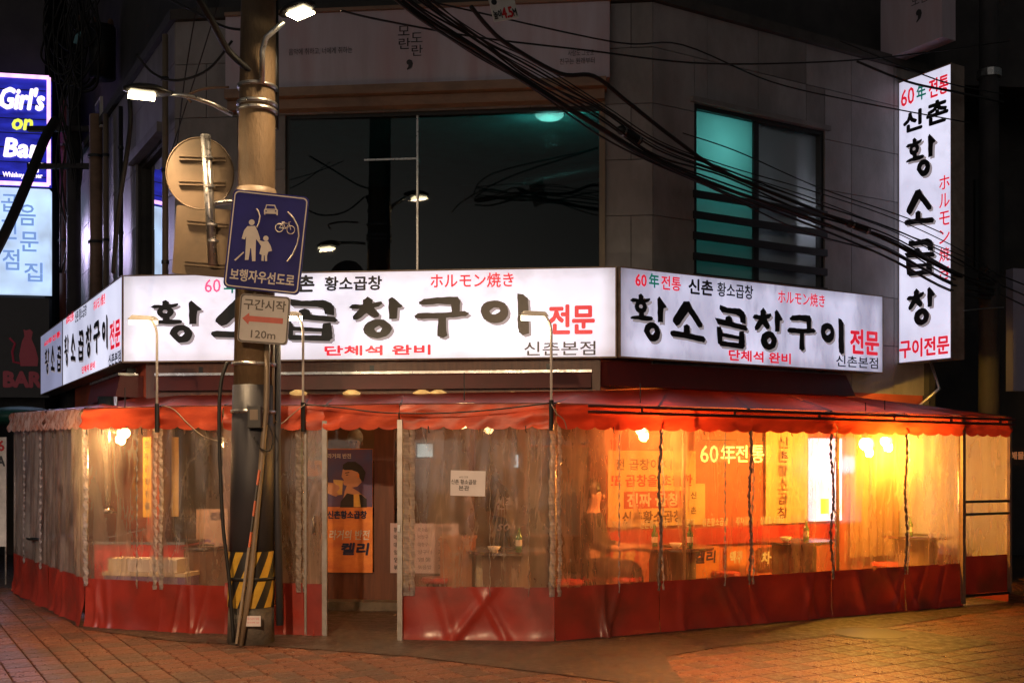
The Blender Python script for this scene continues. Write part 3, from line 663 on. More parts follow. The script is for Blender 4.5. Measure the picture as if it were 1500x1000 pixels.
# ================================================================== SHOP SIGNS
SLp, SRp = V((-4.33, 12.15, 0)), V((1.124, 11.6, 0))
FSn = Frame(SLp, SRp - SLp); RSn = Frame(SRp + V((.02, .01, 0)), V((4.62, 13.65, 0)) - SRp); lf = V((-7.74, 17.94, 0)); LSn = Frame(lf, SLp - lf)
z0s, z1s = 2.735, 3.70
def lightbox(fr, u0, u1, face, label, dz=0, name='light_box_sign', z0=z0s, z1=z1s, th=.22, cat='shop sign', group='light box signs round the corner'):
    t = thing(name, label, cat, fr.p((u0 + u1) / 2, z0, -th / 2), group)
    MB().fbox(fr, u0, u1, z0 + dz, z1 + dz, -th, -.012).build('case', M['signcase'], t)
    MB().fbox(fr, u0 + .012, u1 - .012, z0 + .014 + dz, z1 - .012 + dz, -.0115, 0).build('face', face, t)
    e = MB(); w = .012
    e.fbox(fr, u0 - .002, u1 + .002, z1 - w + dz, z1 + .004 + dz, -.011, .006); e.fbox(fr, u0 - .002, u1 + .002, z0 - .004 + dz, z0 + w + dz, -.011, .006)
    e.fbox(fr, u0 - .002, u0 + w, z0 + w + dz, z1 - w + dz, -.011, .006); e.fbox(fr, u1 - w, u1 + .002, z0 + w + dz, z1 - w + dz, -.011, .006)
    e.build('edge_trim', M['signcase'], t); return t
def put(t, fr, items, lit=1):
    for nm, body, bx, mt, bold in items:
        mb = MB()
        if body in GL:
            u0, u1, v0, v1 = fr.box(*bx); sh = MB(); s_ = (v1 - v0) * .055; glyph(sh, fr, body, u0, u1, v0, v1, .0005, .0022, s_, -s_); sh.build('drop_shadow', M['greylit'], t)
            glyph(mb, fr, body, u0, u1, v0, v1, .001, .005)
        else: ptext(mb, fr, body, bx, .004, bold)
        mb.build(nm, M[mt], t)
L5 = (SRp - SLp).length
fs = lightbox(FSn, 0, L5 - .015, M['facef'], 'long white light box over the front, its black brush lettering partly hidden by the pole')
cw = {'hwang': 'brush_character'}
put(fs, FSn, [('brush_character', 'hwang', (220.6, 439, 295.6, 502), 'ink', 0), ('brush_character', 'so', (309, 438, 402, 499), 'ink', 0), ('brush_character', 'gop', (411, 437, 495, 500), 'ink', 0),
  ('brush_character', 'chang', (511, 434, 590, 496), 'ink', 0), ('brush_character', 'gu', (607, 435, 688, 495), 'ink', 0), ('brush_character', 'i', (704, 430, 775, 491), 'ink', 0),
  ('lettering', '60', (300, 409, 323, 428), 'pinklit', .002), ('lettering', '年', (328, 407, 350, 429), 'greenlit', .003), ('lettering', '전통', (354, 407, 400, 428), 'redlit', .003),
  ('lettering', '신촌', (410, 404, 460, 427), 'ink', .007), ('lettering', '황소곱창', (476, 405, 559, 425), 'ink', .005), ('lettering', 'ホルモン焼き', (631, 400, 752, 421), 'redlit', .003),
  ('lettering', '단체석 완비', (476, 506, 630, 519.5), 'redlit', .006), ('lettering', '전문', (805, 447, 870, 488), 'redlit', .011), ('lettering', '신촌본점', (768, 500, 872, 520), 'inkblue', .002)])
Lr = (V((4.62, 13.65, 0)) - SRp).length
rs = lightbox(RSn, 0, Lr, M['facer'], 'white light box right of the corner, all its black brush lettering in view', .004)
put(rs, RSn, [('brush_character', 'hwang', (922.6, 431, 976, 500), 'ink', 0), ('brush_character', 'so', (981.5, 441, 1033.5, 500), 'ink', 0), ('brush_character', 'gop', (1047, 448, 1095, 510), 'ink', 0),
  ('brush_character', 'chang', (1102, 451, 1146, 513), 'ink', 0), ('brush_character', 'gu', (1153, 461, 1195, 514), 'ink', 0), ('brush_character', 'i', (1202, 465, 1236, 518), 'ink', 0),
  ('lettering', '60', (931, 402, 947, 419), 'redlit', .004), ('lettering', '年', (951, 401, 965, 421), 'greenlit', .004), ('lettering', '전통', (969, 405, 997, 425), 'redlit', .003),
  ('lettering', '신촌', (1009, 410, 1044, 431), 'ink', .006), ('lettering', '황소곱창', (1051, 416, 1103, 436), 'ink', .003), ('lettering', 'ホルモン焼き', (1140, 428, 1208, 447), 'redlit', .002),
  ('lettering', '단체석 완비', (1068, 515, 1158, 530), 'redlit', .005), ('lettering', '전문', (1246, 484, 1287, 518), 'redlit', .011), ('lettering', '신촌본점', (1225, 522, 1286, 538), 'inkblue', .002)])
uA = LSn.uv(92, 500)[0]; uE = (SLp - lf).length
ls = lightbox(LSn, uA + .01, uE - .02, M['facel'], 'narrow looking white light box on the left side street with foreshortened black and red lettering', .004)
put(ls, LSn, [('brush_character', 'hwang', (94.5, 490, 101, 536), 'ink', 0), ('brush_character', 'so', (104, 488, 111, 530), 'ink', 0), ('brush_character', 'gop', (115, 482, 123, 529), 'ink', 0),
  ('brush_character', 'chang', (126, 475, 134.5, 523), 'ink', 0), ('brush_character', 'gu', (137, 470, 147, 518), 'ink', 0), ('brush_character', 'i', (150, 462, 158, 512), 'ink', 0),
  ('lettering', '60年전통', (97, 459, 108, 472), 'redlit', .004), ('lettering', '신촌 황소곱창', (110, 451, 127, 467), 'ink', .003), ('lettering', 'ホルモン焼き', (137, 434, 154, 450), 'redlit', .003),
  ('lettering', '단체석 완비', (120, 533, 139, 543), 'redlit', .004), ('lettering', '전문', (161, 470, 176, 508), 'redlit', .012), ('lettering', '신촌본점', (159, 516, 177, 533), 'inkblue', .004)])
ls2 = lightbox(LSn, .0, uA - .01, M['facefar'], 'dim bluish light box, the farthest one along the left side street', .004)
put(ls2, LSn, [('brush_character', 'hwang', (66, 510, 72.5, 548), 'ink', 0), ('brush_character', 'so', (75, 506, 80.5, 545), 'ink', 0), ('brush_character', 'gop', (84, 505, 90, 545), 'ink', 0), ('lettering', '60年전통', (65, 492, 88, 500), 'redlit', .004)])
# upright sign on the right
wr = V((4.995, 14.12, 0)); VSn = Frame(wr, V((.507, -.862, 0)))
vs_ = lightbox(VSn, 0, .806, M['facev'], 'tall upright white light box hanging from the right wall, black and red vertical lettering', 0, 'upright_sign', 2.9, 6.53, .24, 'hanging sign', None)
put(vs_, VSn, [('brush_character', 'hwang', (1327, 199, 1371, 260), 'ink', 0), ('brush_character', 'so', (1325, 277, 1369, 331), 'ink', 0), ('brush_character', 'gop', (1325, 349, 1370, 404), 'ink', 0), ('brush_character', 'chang', (1328, 421, 1370, 477), 'ink', 0),
  ('lettering', '60', (1320, 130, 1339, 154), 'redlit', .004), ('lettering', '年', (1343, 124, 1356, 146), 'greenlit', .005), ('lettering', '전통', (1361, 113, 1389, 140), 'redlit', .006),
  ('lettering', '신', (1324, 164, 1350, 191), 'ink', .014), ('lettering', '촌', (1358, 148, 1388, 180), 'ink', .014), ('lettering', '구이전문', (1318, 495, 1390, 521), 'redlit', .008)]
  + [('lettering', ch, (1376, 257 + k * 26.4, 1391, 257 + k * 26.4 + 20), 'redlit', .002) for k, ch in enumerate('ホルモン焼き')])
b = MB(); b.tube([VSn.p(.4, 2.9, -.12), VSn.p(.55, 2.55, -.1), VSn.p(.1, 2.2, .0)], .02, 8); b.build('cable_sleeve', M['steel'], vs_, True)
b = MB(); b.tube([VSn.p(0, 4, -.12), VSn.p(-.35, 4, -.12)], .03, 8); b.tube([VSn.p(0, 5.8, -.12), VSn.p(-.35, 5.8, -.12)], .03, 8); b.build('bracket', M['black'], vs_)
# dim projecting sign above it
t = thing('projecting_sign', 'dim unlit square sign box at the top edge above the upright sign', 'hanging sign', V((5.1, 13.9, 6.6)))
DS = Frame((4.88, 13.95, 0), (.507, -.862, 0)); q = DS.box(1290, -40, 1380, 72)
MB().fbox(DS, q[0], q[1], q[2], 7.6, -.25, 0).build('case', M['board'], t); x = MB(); ptext(x, DS, ',', (1342, 14, 1350, 32), .003, .004); ptext(x, DS, '모란', (1335, -10, 1360, 6), .003); x.build('lettering', M['dullink'], t)

# ================================================================== RETRACTED AWNINGS UNDER THE SIGNS
def cassette(fr, u0, u1, z0, z1, d, label, lip=True, end_slope=0):
    t = thing('awning_box', label, 'awning', fr.p((u0 + u1) / 2, z0, -.1), 'retracted awnings under the light boxes')
    MB().add([fr.p(u0, z0, -.25), fr.p(u1, z0, -.25), fr.p(u1 + end_slope, z0, d), fr.p(u0, z0, d), fr.p(u0, z1, -.25), fr.p(u1, z1, -.25), fr.p(u1, z1, d - .05), fr.p(u0, z1, d - .05)],
      [(0, 3, 2, 1), (4, 5, 6, 7), (0, 1, 5, 4), (1, 2, 6, 5), (2, 3, 7, 6), (3, 0, 4, 7)]).build('front_board', M['darkred'], t)
    if lip: MB().fbox(fr, u0 - .005, u1 + .005, z1 + .002, z1 + .03, -.2, d - .03).build('top_rail', M['steel'], t)
    for k in range(3):
        u = u0 + (u1 - u0) * (.1 + .4 * k); MB().fbox(fr, u, u + .05, z1 + .032, z1 + .1, -.2, -.1).build('bracket', M['black'], t)
q = FSn.box(224, 547, 866, 570); cassette(FSn, q[0], q[1], 2.42, 2.585, -.02, 'long dark red retracted awning board with pale top rail under the front sign')
q = RSn.box(925, 550, 1248, 570); cassette(RSn, q[0] - .25, q[1], 2.44, 2.70, -.05, 'dark red awning board under the right sign', False, .12)
q = LSn.box(138, 560, 203, 560); cassette(LSn, q[0] - .2, uE - .15, 2.36, 2.6, .05, 'short dark red awning board under the left side sign')

# ================================================================== GROUND FLOOR SHOP
sh = thing('shopfront', 'brown timber and glass shopfront of the grill restaurant inside the tent', 'shopfront', (-1.5, 12.2, 0))
Cc = V((.95, 11.75, 0)); LG = 5.07
GF = Frame(Cc - Uf * LG, Uf); GR = Frame(Cc, Ur); Ec = Cc - Uf * LG; GL_ = Frame(Ec - Ul * 5, Ul)
for px, w, m in ((245, .12, 'wood'), (335, .1, 'wood'), (470, .08, 'wood'), (563, .22, 'wood'), (690, .08, 'wood'), (764, .07, 'wood'), (874, .2, 'wood')):
    u = GF.uv(px, 700)[0]; MB().fbox(GF, u - w / 2, u + w / 2, .12, 2.3, -.06, .02).build('post', M[m], sh)
MB().fbox(GF, 0, LG, 2.15, 2.75, -.09, .03).build('header', M['wood'], sh)
MB().fbox(GF, 0, LG, .12, .42, -.05, .012).build('kick_board', M['wood'], sh)
MB().fbox(GF, .05, LG - .02, .012, .12, -3.28, .25).build('threshold', M['polebase'], sh)
us = [GF.uv(px, 700)[0] for px in (250, 335, 470, 563, 690, 764, 870)]
for a, b in zip(us[:-1], us[1:]): MB().fbox(GF, a + .05, b - .05, .421, 2.149, -.035, -.028).build('pane', M['shopglass'], sh)
MB().fbox(GF, -.3, LG + 2, .12, 2.7, -3.4, -3.3).build('back_wall', M['shopwall'], sh)
slab([GF.p(.1, 0, -.12), GF.p(LG - .1, 0, -.12), GR.p(.1, 0, -.14), GR.p(3.5, 0, -.14), GF.p(LG + 2, 0, -3.3), GF.p(-1.2, 0, -3.3), GL_.p(4.9, 0, -.14)], 2.62, 2.7).build('ceiling', M['shopwall'], sh)
MB().fbox(GF, us[1] - .1, us[1], .12, 2.6, -3.3, -.1).build('partition', M['shopwall'], sh)
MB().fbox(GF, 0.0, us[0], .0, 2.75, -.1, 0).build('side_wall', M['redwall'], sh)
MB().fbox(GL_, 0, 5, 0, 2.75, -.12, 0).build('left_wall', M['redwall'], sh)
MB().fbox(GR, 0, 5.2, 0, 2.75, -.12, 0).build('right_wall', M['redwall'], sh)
point('shop_room_light', GF.p(3.0, 2.3, -1.6), 21, (1, .62, .3), .12)
def lampthing(name, label, c, r, em, power, color, group=None):
    t = thing(name, label, 'light bulb', c, group)
    MB().ball(c, r, 8).build('bulb', em, t, True); MB().lathe(c + V((0, 0, r * .8)), [(r * .5, 0), (r * .5, .05), (r * .3, .06)], 10).build('socket', M['black'], t)
    MB().tube([c + V((0, 0, r + .05)), c + V((0, 0, .45))], .006, 5).build('flex', M['cable'], t); point(name + '_light', c - V((0, 0, r * 1.3)), power, color, .05); return t
GRP = 'bulbs hung under the tent roof'
lampthing('light_bulb', 'bright warm bulb under the left end of the tent roof', AT(183, 634, 10.85), .05, M['bulb'], 75, (1, .55, .2), GRP)
lampthing('light_bulb', 'strongest yellow bulb, under the right part of the tent roof', AT(1268, 650, 11.85), .07, M['bulb'], 240, (1, .53, .06), GRP)
lampthing('light_bulb', 'yellow bulb just right of the strongest bulb under the tent roof', AT(1296, 646, 12.05), .05, M['bulb'], 150, (1, .53, .07), GRP)
lampthing('light_bulb', 'small bulb under the tent roof above the cream slogan banner', AT(938, 630, 10.6), .045, M['bulb'], 120, (1, .34, .08), GRP)
# second lamp dim by the door
lampthing('light_bulb', 'weak bulb above the notice on the middle curtain, hidden by the valance', AT(680, 612, 10.9), .04, M['bulb'], 8, (1, .6, .25), GRP)

# posters, banners and neon on the shopfront
def sheetthing(name, label, cat, fr, bx, mt, th=.012, d=.0, group=None):
    u0, u1, v0, v1 = fr.box(*bx, d); t = thing(name, label, cat, fr.p((u0 + u1) / 2, v0, d), group); MB().fbox(fr, u0, u1, v0, v1, d, d + th).build('sheet', mt, t); return t, Frame(fr.p(0, 0, d + th), fr.U)
t, f = sheetthing('beer_poster', 'tall poster on the shop door, man drinking from a glass above orange lettering', 'poster', GF, (478, 657, 546, 838), M['posteror'], d=.03)
u0, u1, v0, v1 = f.box(479, 658, 545.5, 742); MB().fbox(f, u0, u1, v0, v1, .0, .002).build('night_picture', M['postersky'], t)
def ppoly(mb, f, pts, d): mb.prism(f, [f.uv(x, y, d) for x, y in pts][::-1], d - .001, d); return mb
Z = lambda pts: [(440 + x / 3.846, 620 + y / 3.846) for x, y in pts]
ppoly(MB(), f, Z([(238, 262), (250, 235), (290, 240), (330, 280), (345, 330), (320, 355), (290, 360), (330, 385), (370, 420), (372, 470), (225, 470), (240, 430), (250, 380), (262, 350), (245, 345), (238, 325), (246, 318), (232, 300)]), .004).build('printed_face', M['skin'], t)
ppoly(MB(), f, Z([(238, 255), (240, 232), (265, 215), (310, 215), (345, 240), (368, 275), (355, 330), (335, 310), (325, 275), (290, 262), (250, 262)]), .006).build('printed_hair', M['hair'], t)
ppoly(MB(), f, Z([(252, 276), (275, 272), (277, 277), (253, 281)]), .0048).build('printed_eyebrow', M['hair'], t)
ppoly(MB(), f, Z([(256, 288), (270, 286), (270, 291), (257, 292)]), .0048).build('printed_eye', M['hair'], t)
ppoly(MB(), f, Z([(318, 285), (330, 282), (332, 300), (322, 308)]), .0068).build('printed_ear', M['posteror'], t)
ppoly(MB(), f, Z([(228, 440), (262, 392), (300, 400), (345, 400), (374, 425), (374, 472), (224, 472)]), .0046).build('printed_shirt', M['dcloth'], t)
ppoly(MB(), f, Z([(300, 400), (330, 395), (340, 470), (300, 470)]), .0052).build('printed_bottle', M['beer'], t)
ppoly(MB(), f, Z([(185, 315), (240, 320), (235, 400), (195, 405)]), .005).build('printed_glass', M['beer'], t)
ppoly(MB(), f, Z([(150, 330), (190, 335), (215, 350), (222, 365), (205, 385), (215, 400), (200, 412), (170, 400), (150, 390)]), .0065).build('printed_hand', M['skin'], t)
x = MB(); ptext(x, f, '신촌황소곱창', (480, 748, 537, 759), .004, .004); x.build('dark_lettering', M['inkblue'], t); x = MB(); ptext(x, f, '켈리', (499, 795, 538, 812), .004, .006, .15); x.build('dark_lettering', M['inkblue'], t)
x = MB(); ptext(x, f, '라거의 반전', (482, 776, 540, 790),   .004, .002, .12); x.build('pale_lettering', M['cloudy'], t); x = MB(); ptext(x, f, '라거의 반전', (480, 664, 514, 671), .004, .001); x.build('pale_lettering', M['cloudy'], t)
t, f = sheetthing('menu_board', 'pale pinkish menu sheet low behind the middle curtain', 'menu', GF, (572, 766, 672, 839), M['menu'], d=.03)
x = MB()
for k, s_ in enumerate(['황소곱창', '막창구이', '대창구이', '양구이', '염통', '볶음밥']):
    y = 772 + k * 11; ptext(x, f, s_, (577, y, 596, y + 7), .003, .001); ptext(x, f, s_, (612, y, 632, y + 6), .003); ptext(x, f, '25,000', (642, y, 662, y + 6), .003)
x.build('lettering', M['signdark'], t)
t, f = sheetthing('dark_board', 'dark green framed board hung behind the middle curtain seam', 'board', GF, (768, 652, 866, 785), M['greenglass'], d=.25)
u0, u1, v0, v1 = f.box(768, 652, 866, 785); e = MB(); e.fbox(f, u0, u1, v1 - .02, v1, .001, .02); e.fbox(f, u0, u1, v0, v0 + .02, .001, .02); e.fbox(f, u0, u0 + .02, v0 + .021, v1 - .021, .001, .02); e.fbox(f, u1 - .02, u1, v0 + .021, v1 - .021, .001, .02); e.build('frame', M['wood'], t)
x = MB(); gf = Frame(GF.p(0, 0, -.02), GF.U); ptext(x, gf, '신촌황', (727, 727, 766, 746), .004, .002); ptext(x, gf, 'sok', (728, 762, 757, 777), .004, .001, .3); tag(x.build('window_lettering', M['menu']), 'pale pink lettering stuck on the shop glass behind the curtain', 'lettering')
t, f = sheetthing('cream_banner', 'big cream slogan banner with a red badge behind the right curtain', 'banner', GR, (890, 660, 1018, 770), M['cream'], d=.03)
x = MB(); ptext(x, f, '전 곱창이 아닌', (901, 672, 1000, 688), .004, .003); x.build('dark_lettering', M['wood'], t); x = MB(); ptext(x, f, '신촌황소곱창', (912, 748, 1000, 765), .004, .005); x.build('dark_lettering', M['wood'], t)
x = MB(); ptext(x, f, '또 곱창을 초월한', (895, 695, 1014, 712), .004, .004); x.build('red_lettering', M['redink'], t)
u0, u1, v0, v1 = f.box(914, 719, 998, 744); MB().fbox(f, u0, u1, v0, v1, .001, .004).build('red_badge', M['stripred'], t); x = MB(); ptext(x, f, '진짜 곱창', (919, 722, 994, 741), .006, .005); x.build('badge_lettering', M['cloudy'], t)
t, f = sheetthing('yellow_notice', 'small yellowish notice right of the cream slogan banner', 'notice', GR, (1008, 708, 1032, 768), M['cream'], d=.035); x = MB(); ptext(x, f, '신', (1012, 720, 1020, 730), .003, .002); ptext(x, f, '촌', (1012, 742, 1020, 752), .003, .002); x.build('lettering', M['wood'], t)
t, f = sheetthing('red_strip_banner', 'long red strip banner with repeated white lettering under the cream banners', 'banner', GR, (886, 772, 1228, 796), M['stripred'], d=.04)
u0 = f.uv(896, 784)[0]; x = MB(); k = 0
for k in range(7):
    s_ = ['주차금지', '신촌황소곱창'][k % 2]; w = .26 if k % 2 == 0 else .38; text(x, f, s_, u0, u0 + w, .90, .99, .003, .002); u0 += w + .12
    if u0 > f.uv(1215, 784)[0] - .2: break
x.build('lettering', M['cloudy'], t)
t, f = sheetthing('upright_banner', 'narrow upright cream banner with one column of dark characters', 'banner', GR, (1121, 632, 1182, 766), M['cream'], d=.03)
x = MB()
for k, ch in enumerate('신촌황소곱창'): ptext(x, f, ch, (1139, 640 + k * 20.5, 1154, 640 + k * 20.5 + 16), .004, .004)
x.build('lettering', M['wood'], t)
t, f = sheetthing('violet_light_box', 'glaring violet white light box behind the right curtain', 'light box', GR, (1184, 642, 1226, 762), M['litsign'], .08, .03)
x = MB(); u0, u1, v0, v1 = f.box(1202, 730, 1214, 752); MB().fbox(f, u0, u1, v0, v1, .001, .003).build('yellow_print', M['neonyel'], t)
point('violet_light', f.p(.5 * (f.uv(1184, 700)[0] + f.uv(1226, 700)[0]), 1.6, .15), 4, (.75, .55, 1), .1)
t = thing('neon_sign', 'glowing yellow green neon lettering 60 and characters behind the right curtain', 'neon sign', GR.p(1, 1.7, .1))
f = Frame(GR.p(0, 0, .5), Ur)
for ch, bx, m in (('60', (1026, 652, 1052, 677), 'neonr'), ('年', (1056, 650, 1077, 678), 'neong'), ('전', (1078, 652, 1095, 676), 'neong'), ('통', (1100, 652, 1119, 677), 'neong')):
    x = MB(); ptext(x, f, ch, bx, .004, .002); x.build('neon_tube', M[m], t)
u0, u1, v0, v1 = f.box(1022, 648, 1122, 681); fx = MB(); fx.fbox(f, u0, u1, v1 + .02, v1 + .03, -.01, .0); fx.tube([f.p(u0 + .05, v1 + .03, 0), f.p(u0 + .05, 2.3, 0)], .005, 5); fx.tube([f.p(u1 - .05, v1 + .03, 0), f.p(u1 - .05, 2.3, 0)], .005, 5); fx.build('hanger', M['cable'], t)
# curtain fabric at right end
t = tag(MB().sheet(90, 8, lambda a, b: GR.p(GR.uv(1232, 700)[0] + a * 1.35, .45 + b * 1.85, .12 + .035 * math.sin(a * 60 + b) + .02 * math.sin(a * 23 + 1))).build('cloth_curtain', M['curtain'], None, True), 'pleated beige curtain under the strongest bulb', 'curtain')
ER = Frame(GR.p(5.0, 0, 0), -A_)  # end of the tent
t, f = sheetthing('price_board', 'large pale price sheet behind the rightmost curtain panel', 'menu', GR, (1370, 670, 1456, 738), M['cream'], d=.02)
x = MB()
for k in range(6): ptext(x, f, ['황소곱창 25,000', '특양구이 26,000', '막창구이 24,000', '대창구이 25,000', '염통구이 20,000', '볶음밥 3,000'][k], (1376, 676 + k * 10, 1406, 681 + k * 10), .003)
x.build('lettering', M['wood'], t)
for k, (bx, l) in enumerate((((1346, 748, 1366, 782), 'small yellow flyer left of the lower row'), ((1368, 750, 1384, 812), 'tall yellow flyer in the middle of the lower row'), ((1388, 752, 1404, 806), 'yellow flyer nearest the tent door frame'))):
    t, f = sheetthing('flyer', l, 'flyer', GR, bx, M['cream'], d=.02, group='flyers under the price sheet'); x = MB()
    for j, ch in enumerate('특선'): ptext(x, f, ch, (bx[0] + 5, bx[1] + 6 + j * 14, bx[0] + 13, bx[1] + 15 + j * 14), .003, .002)
    x.build('lettering', M['wood'], t)
# left interior
t, f = sheetthing('yellow_strip_banner', 'narrow yellow vertical strip with dark characters inside the left curtain', 'banner', GF, (252, 640, 262, 756), M['yellow'], d=.2)
gl2 = Frame(V((-3.6, 11.4, 0)), Uf)
t, f = sheetthing('yellow_banner', 'narrow yellow upright banner beside the crinkled left seam', 'banner', gl2, (210, 640, 222, 757), M['yellow'])
x = MB()
for k, ch in enumerate('한우곱창전골'): ptext(x, f, ch, (212, 646 + k * 18, 220, 655 + k * 18), .003, .001)
x.build('lettering', M['signdark'], t)
t, f = sheetthing('window_poster', 'pale poster low on the shop window just left of the pole', 'poster', GF, (288, 745, 334, 830), mat('pale_poster', (.5, .34, .26), .5), d=.03)
x = MB(); ptext(x, f, '전통', (308, 750, 330, 761), .004, .004); x.build('lettering', M['inkblue'], t); x = MB(); ptext(x, f, 'Cass', (292, 790, 332, 806), .004, .006, .2); x.build('script_lettering', M['purple'], t)
t, f = sheetthing('blue_poster', 'blue and yellow poster seen left of the aluminium door', 'poster', GF, (440, 648, 473, 700), M['posterblue'], d=.03)
u0, u1, v0, v1 = f.box(450, 674, 473, 697); MB().fbox(f, u0, u1, v0, v1, .001, .004).build('yellow_part', M['cream'], t); x = MB(); ptext(x, f, '맥주', (455, 680, 470, 688), .006, .001); ptext(x, f, '리', (452, 652, 466, 668), .006, .005); x.build('lettering', M['inkblue'], t)
# television glows inside
for bx, l in (((612, 650, 634, 669), 'bluish lit screen high inside the shop, left one'), ((748, 666, 762, 684), 'bluish lit screen high inside the shop, right one')):
    fb = Frame(GF.p(0, 0, -1.6), Uf); u0, u1, v0, v1 = fb.box(*bx); t = thing('wall_screen', l, 'screen', fb.p(u0, v0, 0)); MB().fbox(fb, u0, u1, v0, v1, 0, .03).build('screen', M['tv'], t); MB().fbox(fb, u0 - .02, u1 + .02, v0 - .02, v1 + .02, -.06, -.002).build('casing', M['black'], t)
    MB().tube([fb.p((u0 + u1) / 2, v1, -.03), fb.p((u0 + u1) / 2, 2.62, -.03)], .015, 6).build('bracket', M['black'], t)
for bx, l, body, mt, ink in (((1012, 800, 1052, 846), 'orange beer poster low behind the second right curtain panel', '켈리', 'posteror', 'inkblue'), ((1064, 800, 1092, 846), 'narrow orange beer poster beside a wavy seam', '맥주', 'posteror', 'cloudy'),
   ((1110, 800, 1172, 832), 'wide dark poster with white lettering under the upright banner', '차돌박이', 'wood', 'cloudy'), ((893, 800, 935, 846), 'red poster low at the left end of the strip banner', '막창', 'stripred', 'cream')):
    t, f = sheetthing('low_poster', l, 'poster', GR, bx, M[mt], d=.03, group='posters under the red strip banner'); x = MB(); ptext(x, f, body, (bx[0] + 5, bx[1] + 7, bx[2] - 5, bx[1] + 24), .003, .006, .1); x.build('lettering', M[ink], t)
# ================================================================== TABLES
def table(label, c, r=.4, h=.76):
    t = thing('round_table', label, 'table', c, 'steel rimmed drum tables inside the tent')
    MB().lathe(c + V((0, 0, h - .03)), [(r - .01, 0), (r, .008), (r, .03), (r - .012, .036)], 36).build('table_top', M['stain'], t, False)
    MB().lathe(c + V((0, 0, h)), [(r * .32, .004), (r * .32, .012)], 20).build('grill_plate', M['black'], t)
    MB().lathe(c + V((0, 0, .0)), [(.25, .01), (.26, .02), (.24, .03), (.24, .35), (.25, .36), (.24, .37), (.24, h - .04)], 24).build('drum', M['bcloth'], t)
    return t
table('steel table behind the notice on the middle curtain', AT(742, 797, 10.75) * V((1, 1, 0)) if False else V((AT(742, 797, 10.75).x, 10.75, 0)))
table('steel table in front of the cream slogan banner', V((AT(985, 797, 11.2).x, 11.2, 0)), .42)
table('steel table below the upright cream banner', V((AT(1163, 790, 12.1).x, 12.1, 0)), .42)
table('steel table under the strongest bulb', V((AT(1340, 782, 13.0).x, 12.95, 0)), .4)
table('steel table left of the utility pole', V((AT(302, 786, 11.3).x, 11.3, 0)), .26)
table('steel table inside the left curtain end', V((AT(90, 775, 12.8).x, 12.8, 0)), .38)
M['greenbottle'] = mat('green_bottle', (.02, .16, .06), .12)
def bottle(label, c):
    t = thing('bottle', label, 'bottle', c, 'bottles on the tent tables'); MB().lathe(c, [(.03, 0), (.032, .01), (.032, .13), (.013, .17), (.013, .215)], 12).build('body', M['greenbottle'], t, True); MB().lathe(c, [(.0325, .04), (.0325, .10)], 12).build('label', M['cloudy'], t); MB().lathe(c + V((0, 0, .215)), [(.0145, 0), (.0145, .014)], 10).build('cap', M['steel'], t)
for l_, (px_, Y_), dx in (('green bottle on the table behind the notice', (742, 10.75), .12), ('green bottle on the table before the slogan banner, left one', (985, 11.2), -.2), ('green bottle on the table before the slogan banner, right one', (985, 11.2), .16), ('green bottle on the table below the upright banner', (1163, 12.1), .1), ('green bottle on the table under the strongest bulb', (1340, 12.95), -.1)):
    bottle(l_, V((AT(px_, 790, Y_).x + dx, Y_ - .12, .77)))
for l_, (px_, Y_), dx in (('white bowl on the table before the slogan banner', (985, 11.2), 0), ('white bowl on the table below the upright banner', (1163, 12.1), -.15), ('white bowl on the table behind the notice', (742, 10.75), -.12)):
    c_ = V((AT(px_, 790, Y_).x + dx, Y_ - .22, .768)); tag(MB().lathe(c_, [(.03, 0), (.05, .015), (.065, .045), (.06, .045), (.045, .018)], 16).build('bowl', M['cloudy'], None, True), l_, 'bowl', 'bowls on the tent tables')
def stool(label, c):
    t = thing('stool', label, 'stool', c, 'round stools inside the tent'); MB().lathe(c + V((0, 0, .42)), [(.15, 0), (.16, .02), (.15, .05)], 16).build('seat', M['stripred'], t)
    for k in range(4):
        a = k * math.pi / 2 + .4; MB().tube([c + V((.1 * math.cos(a), .1 * math.sin(a), .42)), c + V((.16 * math.cos(a), .16 * math.sin(a), .01))], .011, 6).build('leg', M['stain'], t)
for l, x_, y_ in (('stool left of the table behind the notice', -.75, 10.95), ('stool right of the table behind the notice', .55, 10.7), ('stool left of the table before the slogan banner', 1.15, 11.0), ('stool right of the table before the slogan banner', 2.25, 11.5), ('stool by the table under the upright banner', 3.1, 12.05), ('stool by the table under the strongest bulb', 4.3, 12.6)):
    stool(l, V((x_, y_, 0)))
# cabinet by the door
cb = thing('cabinet', 'orange brown wooden cabinet behind the middle curtain', 'cabinet', V((-.56, 11.0, 0)))
f = Frame(V((-.72, 10.95, 0)), (1, -.08, 0)); MB().fbox(f, 0, .32, .03, .84, -.35, 0).build('body', M['woodlt'], cb); MB().fbox(f, -.015, .335, .842, .87, -.36, .015).build('top', M['woodlt'], cb); MB().fbox(f, .015, .305, .63, .8, .001, .014).build('drawer', M['woodlt'], cb); MB().fbox(f, .12, .2, .71, .72, .016, .03).build('handle', M['steel'], cb)
cb = thing('box_stack', 'pale boxes stacked between the cabinet and the steel table', 'boxes', V((-.3, 11.05, 0)))
f = Frame(V((-.36, 11.05, 0)), (1, 0, 0)); MB().fbox(f, 0, .1, .02, .5, -.2, 0).build('box', M['foam'], cb); MB().fbox(f, 0, .09, .503, .72, -.2, 0).build('box', M['foam'], cb)
